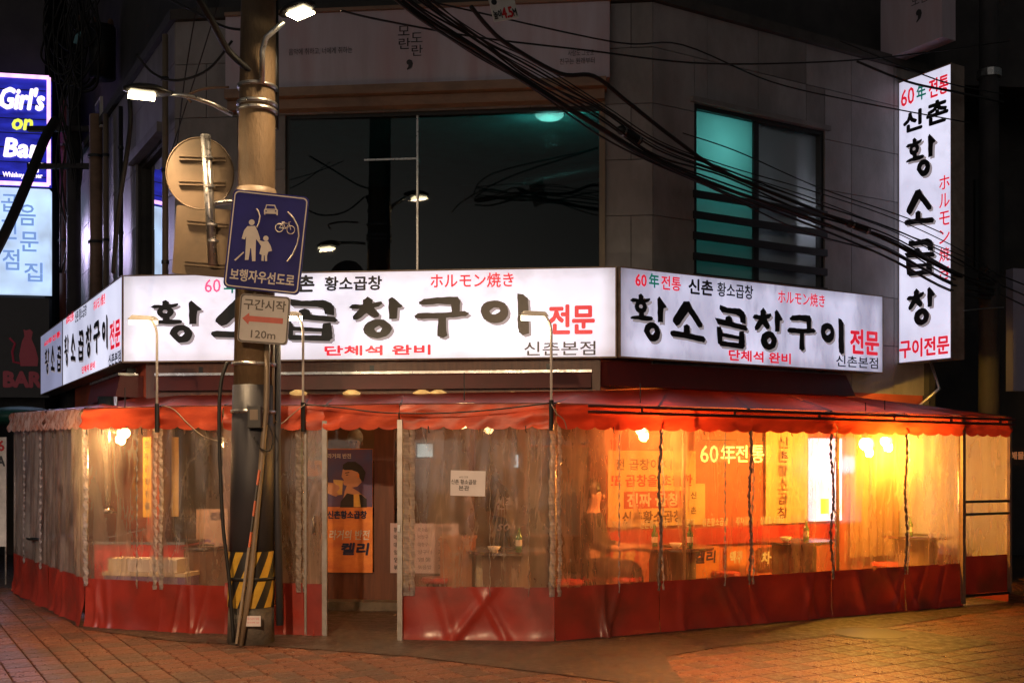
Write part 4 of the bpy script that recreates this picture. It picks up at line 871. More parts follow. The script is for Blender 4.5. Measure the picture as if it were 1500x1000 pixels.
# left end: counter, boxes, hood
ct = thing('red_counter', 'red counter inside the left curtain with a tray on top', 'counter', V((-3.95, 11.4, 0)))
f = Frame(V((-4.3, 11.25, 0)), (1, -.1, 0)); MB().fbox(f, 0, .95, .02, .78, -.5, 0).build('body', M['stripred'], ct); MB().fbox(f, -.02, .97, .782, .81, -.52, .02).build('worktop', M['stain'], ct)
t = tag(MB().add([f.p(.1, .84, -.1), f.p(.62, .95, -.1), f.p(.62, .99, -.45), f.p(.1, .88, -.45), f.p(.1, .85, -.1), f.p(.62, .96, -.1), f.p(.62, 1.0, -.45), f.p(.1, .89, -.45)], [(0, 3, 2, 1), (4, 5, 6, 7), (0, 1, 5, 4), (1, 2, 6, 5), (2, 3, 7, 6), (3, 0, 4, 7)]).build('serving_tray', M['stain']), 'steel serving tray tilted on the red counter', 'tray')
f = Frame(V((-4.05, 10.95, 0)), (1, -.2, 0))
for i, (a, b, c_, m_) in enumerate(((0, .2, .66, 'foam'), (.215, .5, .66, 'cloudy'), (.52, .75, .66, 'cloudy'))):
    tag(MB().fbox(f, a, b, .53, c_, -.25, 0).build('foam_box', M[m_]), ['yellowish foam box, left of three on the low shelf', 'white foam box in the middle of the low shelf', 'white foam box beside the wide crinkled seam'][i], 'box', 'boxes on the low shelf')
t = thing('low_shelf', 'low purple fronted shelf carrying foam boxes inside the left curtain', 'shelf', V((-3.7, 11, 0))); MB().fbox(f, -.05, .85, .49, .527, -.3, .02).build('board', M['foam'], t); MB().fbox(f, -.04, .84, .05, .488, -.28, .0).build('front', M['purple'], t)
t = thing('extractor_hood', 'grey extractor pipe with flared hood above the red counter', 'extractor hood', AT(160, 700, 11.3)); c = AT(158, 742, 11.3)
MB().lathe(V((c.x, c.y, 0)), [(.03, 1.18), (.032, 1.3), (.045, 1.6), (.1, 1.9), (.1, 2.3)], 16).build('pipe', M['stain'], t, True); MB().lathe(V((c.x, c.y, 0)), [(.1, 1.10), (.035, 1.175)], 16).build('hood', M['stain'], t, True)
# ================================================================== PEOPLE
def skin_mesh(name, joints, edges, mt, parent, sub=2):
    off = world_loc(parent)
    me = bpy.data.meshes.new(name); me.from_pydata([tuple(V(j[0]) - off) for j in joints], edges, [])
    o = bpy.data.objects.new(name, me); col.objects.link(o)
    m = o.modifiers.new('skin', 'SKIN'); sm = o.modifiers.new('sub', 'SUBSURF'); sm.levels = sub; sm.render_levels = sub
    if not me.skin_vertices: return o
    for i, j in enumerate(joints): r = j[1]; me.skin_vertices[0].data[i].radius = r if isinstance(r, tuple) else (r, r)
    me.skin_vertices[0].data[0].use_root = True
    dg = bpy.context.evaluated_depsgraph_get(); nm = bpy.data.meshes.new_from_object(o.evaluated_get(dg)); o.modifiers.clear(); o.data = nm
    nm.materials.clear(); nm.materials.append(mt); nm.polygons.foreach_set('use_smooth', [True] * len(nm.polygons)); o.parent = parent; return o
def person(label, base, face, h=1.72, top='shirt', legs='dcloth', seated=False, armup=False, cap=False):
    """face: unit direction the figure looks"""
    t = thing('person', label, 'person', base); k = h / 1.72; F = V((face[0], face[1], 0)).normalized(); S = V((F.y, -F.x, 0)) # S = the figure's right
    P = lambda f, s_, z: base + F * f * k + S * s_ * k + V((0, 0, z * k))
    if seated:
        dz = -.42
        L = lambda s_: [((P(.0, s_ * .09, .95 + dz)), .085), (P(.4, s_ * .12, .92 + dz), .062), (P(.42, s_ * .12, .5 + dz), .045), (P(.42, s_ * .12, .07 if False else .49 + dz), .04)]
        hip = .95 + dz; kn = (.42, .48 + 0)
        legj = lambda s_: [(P(.02, s_ * .09, hip - .02), .088), (P(.40, s_ * .12, hip - .02), .062), (P(.42, s_ * .13, .28), .045), (P(.42, s_ * .13, .08), .034), (P(.54, s_ * .14, .04), .03)]
    else:
        dz = 0; hip = .95
        legj = lambda s_: [(P(0, s_ * .09, .88), .09), (P(.02, s_ * .1, .5), .06), (P(0, s_ * .1, .27), .05), (P(0, s_ * .1, .08), .036), (P(.13, s_ * .12, .04), .03)]
    def armj(s_):
        if armup or seated: return [(P(.0, s_ * .17, 1.42 + dz), .055), (P(.08, s_ * .24, 1.14 + dz), .043), (P(.30, s_ * .17, 1.12 + dz), .032), (P(.36, s_ * .15, 1.13 + dz), .026)]
        return [(P(0, s_ * .17, 1.42 + dz), .055), (P(-.02, s_ * .24, 1.14 + dz), .043), (P(.06, s_ * .25, .9 + dz), .032), (P(.08, s_ * .25, .84 + dz), .028)]
    J = [(P(0, 0, hip), (.13, .10)), (P(0, 0, 1.12 + dz), (.115, .09)), (P(0, 0, 1.32 + dz), (.14, .1)), (P(0, 0, 1.44 + dz), (.09, .07)), (P(.01, 0, 1.51 + dz), .05), (P(.02, 0, 1.6 + dz), .078), (P(.02, 0, 1.67 + dz), .07)]
    E_ = [(i, i + 1) for i in range(6)]
    for s_ in (-1, 1):
        n = len(J); a = armj(s_); J += a; E_ += [(2, n)] + [(n + i, n + i + 1) for i in range(3)]
        # five fingers
        w = a[-1][0]; dr = (a[-1][0] - a[-2][0]).normalized(); sd_ = dr.cross(V((0, 0, 1))).normalized() if abs(dr.z) < .9 else F
        for q, (o_, l_) in enumerate(((-.024, .07), (-.008, .082), (.008, .078), (.024, .064))):
            m_ = len(J); J += [(w + dr * .045 * k + sd_ * o_, .009), (w + dr * (.045 + l_) * k + sd_ * o_ * 1.1 - V((0, 0, .012)) + F * .008, .007)]; E_ += [(n + 3, m_), (m_, m_ + 1)]
        m_ = len(J); J += [(w + dr * .03 * k + F * .03, .010), (w + dr * .07 * k + F * .045, .008)]; E_ += [(n + 3, m_), (m_, m_ + 1)]
        n = len(J); l = legj(s_); J += l; E_ += [(0, n)] + [(n + i, n + i + 1) for i in range(4)]
    skin_mesh('body', J, E_, M['skin'], t)
    tp = [(P(0, 0, hip - .03), (.145, .115)), (P(0, 0, 1.12 + dz), (.13, .105)), (P(0, 0, 1.32 + dz), (.155, .115)), (P(0, 0, 1.44 + dz), (.10, .08)), (P(.0, 0, 1.475 + dz), .06)]; te = [(i, i + 1) for i in range(4)]
    for s_ in (-1, 1):
        n = len(tp); a = armj(s_); tp += [(a[0][0], .07), (a[1][0], .056), (a[1][0].lerp(a[2][0], .6), .045)]; te += [(2, n), (n, n + 1), (n + 1, n + 2)]
    skin_mesh('shirt', tp, te, M[top], t)
    tj = [(P(0, 0, hip), (.14, .11))]; te = []
    for s_ in (-1, 1):
        n = len(tj); l = legj(s_); tj += [(p_, r_ + .013) for p_, r_ in l[:4]]; te += [(0, n), (n, n + 1), (n + 1, n + 2), (n + 2, n + 3)]
    skin_mesh('trousers', tj, te, M[legs], t)
    hc = P(.0, 0, 1.665 + dz); mb = MB(); mb.ball(hc - F * .02 * k + V((0, 0, .015)), .1 * k, 9, (.92, .92, 1.02)); mb.build('hair', M['cloudy' if cap else 'hair'], t, True)
    # face features
    fc = P(.095, 0, 1.61 + dz); e = MB(); e.ball(fc + S * .03 * k + V((0, 0, .02)) - F * .004, .009, 5); e.ball(fc - S * .03 * k + V((0, 0, .02)) - F * .004, .009, 5); e.build('eyes', M['hair'], t)
    MB().ball(fc + F * .008 - V((0, 0, .01)), .013, 5, (1, 1, 1.6)).build('nose', M['skin'], t); MB().ball(fc - V((0, 0, .047)) - F * .012, .014, 5, (1.6, 1.2, .45)).build('mouth', mat('lips', (.35, .1, .08), .5), t)
    for s_ in (-1, 1): MB().ball(P(.01, s_ * .08, 1.61 + dz), .018, 5, (.8, .8, 1.4)).build('ear', M['skin'], t)
    return t
person('standing person in a cream shirt with dark hair in the doorway, seen from behind', V((-1.42, 12.6, .12)), (.3, 1), 1.76, 'shirt', 'dcloth', armup=True)
person('person with a white cap standing deep inside the shop, face above the door poster', V((AT(520, 650, 13.6).x, 13.6, .12)), (0, -1), 1.86, 'dcloth', 'dcloth', cap=True)
person('dark haired person in a brown top standing behind the middle curtain', V((AT(745, 690, 12.6).x, 12.5, .12)), (.25, -1), 1.6, 'bcloth', 'dcloth')
person('seated person in dark clothes left of the cream slogan banner', V((AT(868, 700, 11.3).x, 11.2, 0)), (1, -.25), 1.85, 'dcloth', 'dcloth', seated=True)
stool('stool under the seated person left of the slogan banner', V((AT(868, 700, 11.3).x, 11.2, 0)))

# ================================================================== TENT
tent = thing('curtain_tent', 'red canopied street tent with clear vinyl curtains wrapped round the restaurant corner', 'tent', (0, 10.5, 0))
ZV0, ZV1, ZS = 1.92, 2.14, .49
def zt(i): return ZV1 + {0: .1, 1: .05}.get(i, 0)
def zb(i): return ZV0 + {0: .09, 1: .06, 2: .03, 3: .02}.get(i, 0)
I_ = [GL_.p(1.9, 0, .05), GL_.p(3.3, 0, .05), GL_.p(4.7, 0, .05)] + [GF.p(x_, 0, .05) for x_ in (.45, 1.2, 1.9, 2.2, 2.95, 5.0)] + [GR.p(x_, 0, .05) for x_ in (.9, 1.8, 2.7, 3.4, 3.87, 3.89)]
zin = [2.30, 2.34, 2.36, 2.36, 2.36, 2.36, 2.36, 2.36, 2.38] + [2.43] * 6
for i in range(14):
    a, b, c, d = T[i], T[i + 1], I_[i + 1], I_[i]; za, zb_, zc, zd = zt(i), zt(i + 1), zin[i + 1], zin[i]
    def fn(u, v, a=a, b=b, c=c, d=d, za=za, zb_=zb_, zc=zc, zd=zd, i=i):
        p = (a * (1 - u) + b * u) * (1 - v) + (d * (1 - u) + c * u) * v; z = (za * (1 - u) + zb_ * u) * (1 - v) + (zd * (1 - u) + zc * u) * v
        sag = .045 * math.sin(math.pi * u) * math.sin(math.pi * v) + .006 * math.sin(u * 19 + v * 7 + i) * math.sin(math.pi * v)
        return (p.x, p.y, z - sag + .012)
    MB().sheet(14, 10, fn).build('canopy_panel', M['canopy'], tent, True)
for i in range(15):
    MB().tube([T[i] + V((0, 0, zt(i) + .005)), I_[i] + V((0, 0, zin[i] - .01))], .013, 6).build('rafter', M['black'], tent)
NOUT = lambda a, b: V(((b - a).y, -(b - a).x, 0)).normalized()   # outward (towards street)
for i in range(14):
    a, b = T[i], T[i + 1]; L = (b - a).length; n = NOUT(a, b); left = i < 2
    ns = max(1, round(L / .2))
    def fv(u, v, a=a, b=b, n=n, i=i, L=L, ns=ns):
        p = a.lerp(b, u); top = zt(i) * (1 - u) + zt(i + 1) * u; bot = zb(i) * (1 - u) + zb(i + 1) * u
        sc = abs(math.sin(math.pi * u * ns)) ** .6 * .028
        z = top * (1 - v) + (bot + .02 - sc) * v
        s0 = u * L + i * 1.3
        gather = math.exp(-u * 6) + math.exp(-(1 - u) * 6)
        w = .012 * math.sin(s0 * 7 + 2.5 * v) * v + .01 * math.sin(s0 * 3.1 + 1) * v + .014 * gather * math.sin(v * 9 + s0 * 4) + .006 * math.sin(s0 * 17 + v * 5 + i)
        q = p + n * (.03 + w + .03 * v); return (q.x, q.y, z)
    MB().sheet(max(24, ns * 10), 14, fv).build('valance', M['awning'] if 2 <= i < 8 else (M['pvcv'] if i < 2 else M['awningr'] if i >= 8 else M['awning']), tent, True)
# rails along the edge on the right side
for k, (dz, m) in enumerate(((.0, .014), (-.055, .014))):
    n = NOUT(T[8], T[9]); MB().tube([T[8] + n * .09 + rdir * .3 + V((0, 0, 2.13 + dz)), T[14] + n * .09 + V((0, 0, 2.11 + dz))], m, 8).build('edge_rail', M['rail'], tent)
for i in range(9, 15):
    n = NOUT(T[8], T[9]); MB().tube([T[i] + n * .09 - rdir * .25 + V((0, 0, 2.13)), T[i] + n * .09 - rdir * .25 + V((0, 0, 2.06))], .014, 6).build('rail_link', M['rail'], tent)
MB().tube([p + V((0, 0, zt(i) - .01)) for i, p in enumerate(T)], .016, 8).build('edge_rail', M['rail'], tent)
# clear panels and skirts
def bay(i, a, b, j, m, topz=None, botz=.015, zs=ZS, amp=.012):
    L = (b - a).length; n = NOUT(a, b); r = random.Random(i * 5 + 3); ph = [r.uniform(0, 6) for _ in range(6)]
    def fp(u, v):
        p = a.lerp(b, u); z = zs + (2.02 + (.1 if i < 2 else 0) - zs) * v; s0 = u * L
        e = math.sin(math.pi * u) ** .5 if 0 < u < 1 else 0
        w = amp * (math.sin(s0 * 9 + ph[0] + v * 1.5) + .6 * math.sin(s0 * 21 + ph[1] + v * 4) + .35 * math.sin(s0 * 47 + ph[2] - v * 3)) * e
        q = p + n * (w - .005); return (q.x, q.y, z)
    MB().sheet(max(30, int(L * 60)), 12, fp).build('clear_panel', m, tent, True)
    rnd = [(r.uniform(.05, .95), r.uniform(-.5, .5), r.uniform(.02, .05)) for _ in range(3)]
    def fk(u, v):
        p = a.lerp(b, u); s0 = u * L; z = botz + (zs + .012 - botz) * v
        if 0 < i < 5: z += -.0 
        w = .010 * (math.sin(s0 * 6 + ph[3]) + .6 * math.sin(s0 * 13 + ph[4] + v * 3)) * (1.3 - v)
        for c_, sl, wd in rnd: w += .028 * math.exp(-((u - c_ - sl * (v - .5) * .6) / wd) ** 2) * (1 - v * .6)
        w += .035 * math.exp(-v * 9)
        q = p + n * (w + .003); return (q.x, q.y, z)
    MB().sheet(max(40, int(L * 55)), 14, fk).build('skirt_panel', M['redskirt'], tent, True)
for i in range(13):
    if i == 6: continue
    m = M['pvcl'] if i < 2 else M['pvc'] if i < 8 else M['pvcr']
    bay(i, T[i], T[i + 1], i, m, zs={0: .48, 1: .48, 2: .48, 3: .46}.get(i, ZS), amp=.02 if i < 2 else .009)
MB().sheet(30, 10, lambda u, v: tuple(T[13].lerp(T[14], u) + V((0, 0, .57 + 1.42 * v + 0)))).build('clear_panel', M['pvcr'], tent, True)
MB().sheet(20, 8, lambda u, v: tuple(T[13].lerp(T[14], u) + V((0, 0, .15 + .42 * v)) + NOUT(T[13], T[14]) * .006 * math.sin(u * 9 + v * 2))).build('skirt_panel', M['redskirt'], tent, True)
# return wall at right end
rb = GR.p(4.6, 0, .05)
MB().sheet(20, 10, lambda u, v: tuple(T[14].lerp(rb, u) + V((0, 0, .5 + 1.6 * v)))).build('clear_panel', M['pvcw'], tent, True)
MB().sheet(20, 6, lambda u, v: tuple(T[14].lerp(rb, u) + V((0, 0, .02 + .48 * v)))).build('skirt_panel', M['redskirt'], tent, True)
lb = GL_.p(1.2, 0, .05)
MB().sheet(20, 10, lambda u, v: tuple(T[0].lerp(lb, u) + V((0, 0, .5 + 1.7 * v)))).build('clear_panel', M['pvcl'], tent, True)
MB().sheet(20, 6, lambda u, v: tuple(T[0].lerp(lb, u) + V((0, 0, .02 + .48 * v)))).build('skirt_panel', M['redskirt'], tent, True)
# end frame (door) on the right
f = Frame(T[13], T[14] - T[13]); Ld = (T[14] - T[13]).length
e = MB(); e.fbox(f, -.02, .025, .05, 2.1, .012, .05); e.fbox(f, Ld - .035, Ld, .13, 2.1, .012, .05); e.build('door_stile', M['brownmetal'], tent)
for z in (.12, 1.03, 1.17): MB().fbox(f, .026, Ld - .036, z, z + .028, .014, .045).build('door_rail', M['black'], tent)
# posts
for i in (0, 2, 3, 5, 7, 8, 9, 10, 11, 12, 13, 14):
    if i in (9, 10, 11, 12): continue
    n = V((0, 1, 0)); MB().tube([T[i] + n * .04, T[i] + n * .04 + V((0, 0, 2.1))], .018, 8).build('post', M['steel'], tent, True)
for px in (1003, 1229):
    p = on_right(px) + V((0, .05, 0)); MB().tube([p, p + V((0, 0, 2.1))], .018, 8).build('post', M['brownmetal'], tent, True)
# crinkled seams
def seam(p, a, w, z0=.42, z1=1.99, wav=.0, m='crinkle', nn=60):
    dr = a.normalized(); n = V((dr.y, -dr.x, 0)); r = random.Random(int(p.x * 100)); ph = r.uniform(0, 6)
    def fn(u, v):
        z = z0 + (z1 - z0) * v; c = wav * math.sin(z * 7 + ph) + .004 * math.sin(z * 41 + ph)
        q = p + dr * ((u - .5) * w + c) + n * (.018 + .006 * math.sin(z * 70 + u * 5 + ph) + .012 * math.sin(math.pi * u) + .004 * math.sin(z * 131 + u * 9)); return (q.x, q.y, z)
    MB().sheet(6, nn * 3, fn).build('seam_strip', M[m], tent, True)
def tpos(px):
    for i in range(len(T) - 1):
        x0 = 750 + T[i].x / T[i].y * FPX; x1 = 750 + T[i + 1].x / T[i + 1].y * FPX
        if x0 <= px <= x1:
            a, b = T[i], T[i + 1]; k = (px - 750) / FPX; s_ = (k * a.y - a.x) / ((b.x - a.x) - k * (b.y - a.y)); return a.lerp(b, s_), b - a
for px, w, wv in ((38, .05, .008), (62, .05, .01), (127, .055, .006), (229, .045, .006), (237, .045, .006), (438, .05, 0), (447, .035, 0), (594, .07, 0), (604, .05, 0), (809, .05, .006), (818, .04, .006)):
    r_ = tpos(px)
    if r_: seam(r_[0], r_[1], w, wav=wv)
M['darkseam'] = mat('dark_seam', (.16, .09, .06), .4, (.09, .05, .035), 9, bump=.4, bscale=30)
for px, w, wv in ((965, .03, .012), (1097, .03, .012), (1217, .026, .02), (1325, .03, .014)):
    p_, d_ = tpos(px); seam(p_, d_, w, wav=wv, m='darkseam'); seam(p_ + d_.normalized() * .028, d_, .016, wav=wv, m='crinkle')
# thin pale weld lines
for px in (203, 718, 775, 905, 1060):
    r_ = tpos(px); seam(r_[0], r_[1], .008, wav=0, m='crinkle', nn=30)
# hooks below the valance
for px in (80, 95, 130, 152, 180, 210, 628, 770, 898, 1030, 1158, 1342):
    p_, d_ = tpos(px); p_ = p_ + V((0, -.05, 1.915)); MB().tube([p_ + V((0, 0, .03)), p_, p_ - V((0, 0, .02)), p_ + V((.012, 0, -.03))], .005, 5).build('curtain_hook', M['black'], tent)
# aluminium door leaf beside the opening
dl = thing('door_leaf', 'aluminium framed clear door leaf folded beside the tent entrance, with a handle', 'door', T[5])
f = Frame(T[5] + V((.02, -.03, 0)), T[6] - T[5]); Ld = (T[6] - T[5]).length
MB().fbox(f, 0, .02, .02, 2.0, 0, .03).build('stile', M['alu'], dl); MB().fbox(f, Ld - .045, Ld - .0, .02, 2.0, 0, .03).build('stile', M['alu'], dl)
MB().fbox(f, .021, Ld - .046, .02, .5, .005, .02).build('kick_panel', M['redskirt'], dl); MB().fbox(f, .021, Ld - .046, .501, 1.99, .01, .015).build('pane', M['pvc'], dl)
h = f.box(462, 756, 466, 780); hp = MB(); hp.tube([f.p(h[0], h[2], .03), f.p(h[0], h[2], .07), f.p(h[0], h[3], .07), f.p(h[0], h[3], .03)], .009, 8); hp.build('handle', M['alu'], dl, True)
# jamb on other side of the gap
jb = thing('door_jamb', 'aluminium jamb at the right side of the tent entrance', 'door jamb', T[7]); MB().fbox(Frame(T[7] + V((-.01, -.045, 0)), (1, -.07, 0)), -.01, .035, .0, 2.0, 0, .04).build('stile', M['alu'], jb)
MB().fbox(Frame(T[7] + V((-.01, -.045, 0)), (1, -.07, 0)), -.004, .02, 1.0, 1.06, .041, .06).build('latch', M['steel'], jb)
# notice on the curtain
p_, d_ = tpos(685); f = Frame(p_ + V((0, -.03, 0)), d_, R(-1.5)); u0, u1, v0, v1 = f.box(660, 689, 711, 726); t = thing('notice', 'white printed notice taped on the middle curtain', 'notice', f.p(u0, v0, 0))
MB().fbox(f, u0, u1, v0, v1, 0, .003).build('sheet', M['paper'], t); x = MB(); ptext(x, Frame(f.p(0, 0, .003), f.U), '신촌 황소곱창', (667, 702, 704, 709), .001, .0008); ptext(x, Frame(f.p(0, 0, .003), f.U), '본관', (678, 711, 693, 718), .001, .001); ptext(x, Frame(f.p(0, 0, .003), f.U), '60년 전통', (679, 697, 692, 700), .001); x.build('lettering', M['signdark'], t)
# lower hem pipe lying in front
t = tag(MB().tube([G(405, 925) + V((0, 0, .03)), G(440, 930) + V((0, 0, .03)), G(478, 929) + V((0, 0, .03))], .015, 8).build('floor_rail', M['red']), 'red pipe lying along the foot of the curtain right of the pole', 'pipe')

# ================================================================== FLOOD LAMPS ON STALKS
def stalk(px, pyt, label, em, power, head=(-22, 0), base_y=632):
    p_, d_ = tpos(px); p_ = V((p_.x, p_.y - .1, 0)); Y = p_.y; t = thing('flood_lamp', label, 'lamp', V((p_.x, Y, 2.0)), 'flood lamps on stalks along the awning')
    top = CH + (HZ - pyt) / FPX * Y
    MB().tube([V((p_.x, Y, 1.93)), V((p_.x, Y, top - .14)), V((p_.x - .01, Y, top - .08)), V((p_.x - .04, Y, top - .02)), V((p_.x - .07, Y + .02, top))], .012, 8).build('stalk', M['whitepaint'], t, True)
    MB().tube([V((p_.x, Y, 1.9)), V((p_.x, Y, 2.17))], .022, 8).build('clamp_sleeve', M['black'], t)
    c = V((p_.x - .14, Y + .05, top)); W_ = .14
    MB().hexa([c + V(q) for q in ((-W_, -.06, .0), (W_ - .02, -.06, -.01), (W_ - .02, .09, .01), (-W_, .09, .02), (-W_ + .04, -.05, .045), (W_ - .05, -.05, .035), (W_ - .05, .07, .045), (-W_ + .04, .07, .055))]).build('head', M['whitepaint'], t, bevel=.006)
    MB().hexa([c + V(q) for q in ((-W_ + .012, -.052, -.045), (W_ - .032, -.052, -.05), (W_ - .032, .08, -.03), (-W_ + .012, .08, -.025), (-W_ + .012, -.052, -.002), (W_ - .032, -.052, -.012), (W_ - .032, .08, .008), (-W_ + .012, .08, .018))]).build('lens', em, t)
    area('flood_light', c + V((0, .06, -.045)), c + V((0, .9, -.15)), .18, power, (1, .8, .5)); area('flood_light', c + V((0, -.0, -.05)), c + V((0, -.1, -1)), .18, power * .8, (1, .7, .4)); return t
stalk(235, 468, 'flood lamp on a white stalk, leftmost of three, barely lit', M['lampdim'], 1.5)
stalk(447, 462, 'brightly lit flood lamp on a white stalk, just right of the pole', M['lampcore'], 9)
stalk(807, 462, 'lit flood lamp on a white stalk before the red characters', emis('lamp_mid', (1, .85, .6), 6, 0), 5)
# wires swagged between them
def wire(pts, r, label, mt='cable', group=None, cat='cable', sub=6, name='cable'):
    P = [V(p) for p in pts]; out = []
    for i in range(len(P) - 1):
        p0, p1, p2, p3 = P[max(i - 1, 0)], P[i], P[i + 1], P[min(i + 2, len(P) - 1)]
        for k in range(sub):
            t = k / sub; out.append(.5 * ((2 * p1) + (p2 - p0) * t + (2 * p0 - 5 * p1 + 4 * p2 - p3) * t * t + (3 * p1 - p0 - 3 * p2 + p3) * t ** 3))
    out.append(P[-1]); return tag(MB().tube(out, r, 6).build(name, M[mt], None, True), label, cat, group)
wire([AT(447, 592, 9.95), AT(500, 597, 9.85), AT(560, 604, 9.75), AT(640, 605, 9.68), AT(720, 600, 9.62), AT(806, 590, 9.6)], .007, 'black wire sagging along the front valance between two flood lamps')
wire([AT(238, 594, 10.2), AT(255, 600, 10.1), AT(275, 620, 10.0), AT(300, 640, 9.9), AT(333, 648, 9.8)], .006, 'pale wire looping from the left flood lamp to the pole', 'conduit')
wire([AT(447, 592, 9.95), AT(430, 605, 9.9), AT(412, 620, 9.8), AT(402, 615, 9.7)], .005, 'pale wire from the middle flood lamp to the pole', 'conduit')
wire([AT(808, 592, 9.6), AT(815, 605, 9.55), AT(826, 615, 9.55), AT(830, 628, 9.55)], .005, 'pale loose wire end hanging from the right flood lamp', 'conduit')
# amber lamps behind the gap above the canopy
for k, px in enumerate((437, 515, 618, 642, 752)):
    c = AT(px, 575, 11.9); t = tag(MB().lathe(c, [(.02, -.03), (.09, -.02), (.1, .0), (.04, .03)], 14).build('amber_lamp', M['amber']), ['small amber lamp in the gap right of the pole', 'small amber lamp in the gap below the middle of the awning board, left of three', 'small amber lamp left of the close pair under the awning board', 'small amber lamp right of the close pair under the awning board', 'small amber lamp in the gap nearest the right flood lamp'][k], 'lamp', 'amber lamps in the gap above the canopy')

# ================================================================== UTILITY POLE
pc = V((AT(365, 945, 9.66).x, 9.72, 0)); pole = thing('utility_pole', 'thick concrete utility pole with dark sheath and yellow black stripes before the tent', 'utility pole', pc)
def pr(z): return .195 - .0075 * z
def pcx(z): return pc + V((.012 * z, 0, z))
MB().tube([pcx(z) for z in (2.28, 3.5, 5, 7, 9)], [pr(z) for z in (2.28, 3.5, 5, 7, 9)], 32).build('shaft', M['concrete'], pole, True)
MB().tube([pcx(z) for z in (.83, 1.5, 2.3)], [pr(z) + .008 for z in (.83, 1.5, 2.3)], 32).build('sheath', M['sheath'], pole, True)
MB().tube([pcx(z) for z in (0, .35)], [pr(0) + .012, pr(.35) + .006], 32).build('base', M['polebase'], pole, True)
# striped band: alternating helical stripes, each a part
nst = 8
for k in range(nst):
    for jj, mm in ((0, 'yellow'), (1, 'stripeblk')):
        a0 = 2 * math.pi * (k + jj * .5) / nst; a1 = a0 + math.pi / nst
        def fs_(u, v, a0=a0, a1=a1):
            z = .345 + .49 * v; a = a0 + (a1 - a0) * u + v * 1.05; c_ = pcx(z); r_ = pr(z) + .0135; return (c_.x + r_ * math.cos(a), c_.y + r_ * math.sin(a), z)
        MB().sheet(5, 8, fs_).build('warning_stripe', M[mm], pole, True)
for z, m in ((2.47, 'steel'), (2.05, 'steel'), (4.93, 'steel'), (4.78, 'steel'), (4.72, 'steel'), (3.93, 'conduit'), (.58, 'black')):
    MB().tube([pcx(z), pcx(z + .03)], [pr(z) + .02] * 2, 32).build('band', M[m], pole, True)
z = 3.92; MB().tube([pcx(z), pcx(z + .12)], [pr(z) + .012] * 2, 32).build('collar', M['conduit'], pole, True)
# meter box
f = Frame(AT(374, 610, 9.5), (1, 0, 0)); MB().fbox(f, -.06, .06, -.1, .09, -.02, .05).build('meter_box', M['black'], pole, bevel=.005); MB().fbox(f, -.035, .035, -.03, .06, .051, .056).build('meter_window', M['conduit'], pole)
# sticker
f = Frame(AT(371, 909, 9.45), (1, 0, 0)); MB().fbox(f, -.065, .065, -.045, .045, 0, .004).build('sticker', M['paper'], pole); x = MB(); text(x, f, '접근금지 위험', -.05, .05, .01, .03, .005); text(x, f, '한국전력 123', -.05, .05, -.02, -.005, .005); x.build('sticker_lettering', M['redink'], pole)
# conduits beside the pole
def conduit(pts, r, mt, label): t = thing('conduit_pipe', label, 'pipe', V((pts[-1].x, pts[-1].y, 0))); MB().tube(pts, r, 12).build('pipe', M[mt], t, True); return t
conduit([AT(392, 480, 9.6), AT(390, 600, 9.58), AT(381, 700, 9.54), AT(366, 860, 9.47), AT(352, 945, 9.45)], .026, 'conduit', 'pale leaning conduit pipe down the front of the pole')
t = conduit([AT(403, -10, 9.8), AT(404, 190, 9.8)], .03, 'black', 'dark conduit beside the upper pole')
t = conduit([AT(406, 500, 9.8), AT(406, 700, 9.75), AT(410, 915, 9.72)], .033, 'sheath', 'dark conduit standing right of the striped pole')
t = conduit([AT(398, 500, 9.7), AT(398, 620, 9.7)], .028, 'conduit', 'short pale conduit beside the meter box')
# orange and black marker strip
P0, P1 = AT(380, 688, 9.50), AT(347, 942, 9.38)
t = thing('marker_strip', 'orange and black banded strip leaning down the pole', 'warning strip', P1)
for k in range(5):
    a = P0.lerp(P1, k * .09); b = P0.lerp(P1, k * .09 + .088); MB().bar(a, b, .045, .012).build('band', M['orange' if k % 2 == 0 else 'black'], t)
MB().bar(P0.lerp(P1, .45), P1, .05, .02).build('tail', M['conduit'], t)
wire([AT(333, 530, 9.5), AT(324, 560, 9.45), AT(321, 620, 9.42), AT(326, 760, 9.40), AT(336, 850, 9.40), AT(342, 940, 9.42)], .016, 'thick black cable running down the left side of the pole')
wire([AT(372, 640, 9.45), AT(380, 655, 9.42), AT(395, 660, 9.45), AT(400, 640, 9.5), AT(392, 620, 9.5)], .007, 'small black cable loop below the meter box')

# signs on the pole
def pic(f, pts, d, mt, parent, name='pictogram', org=(300, 260), sc=3.333, th=.002):
    mb = MB(); q = [f.uv(org[0] + x / sc, org[1] + y / sc, d) for x, y in pts][::-1]; mb.prism(f, q, d - th, d); return mb.build(name, mt, parent)
def rrect(w, h, r, n=5):
    out = []
    for cx_, cy_, a0 in ((w / 2 - r, h / 2 - r, 0), (-w / 2 + r, h / 2 - r, 90), (-w / 2 + r, -h / 2 + r, 180), (w / 2 - r, -h / 2 + r, 270)):
        for k in range(n + 1): a = R(a0 + 90 * k / n); out.append((cx_ + r * math.cos(a), cy_ + r * math.sin(a)))
    return out
bs = thing('blue_road_sign', 'blue pedestrian priority road sign with adult and child, car and bicycle', 'road sign', AT(390, 430, 9.35))
f = Frame(AT(390, 354.5, 9.36), (1, 0, 0), R(-6.3))
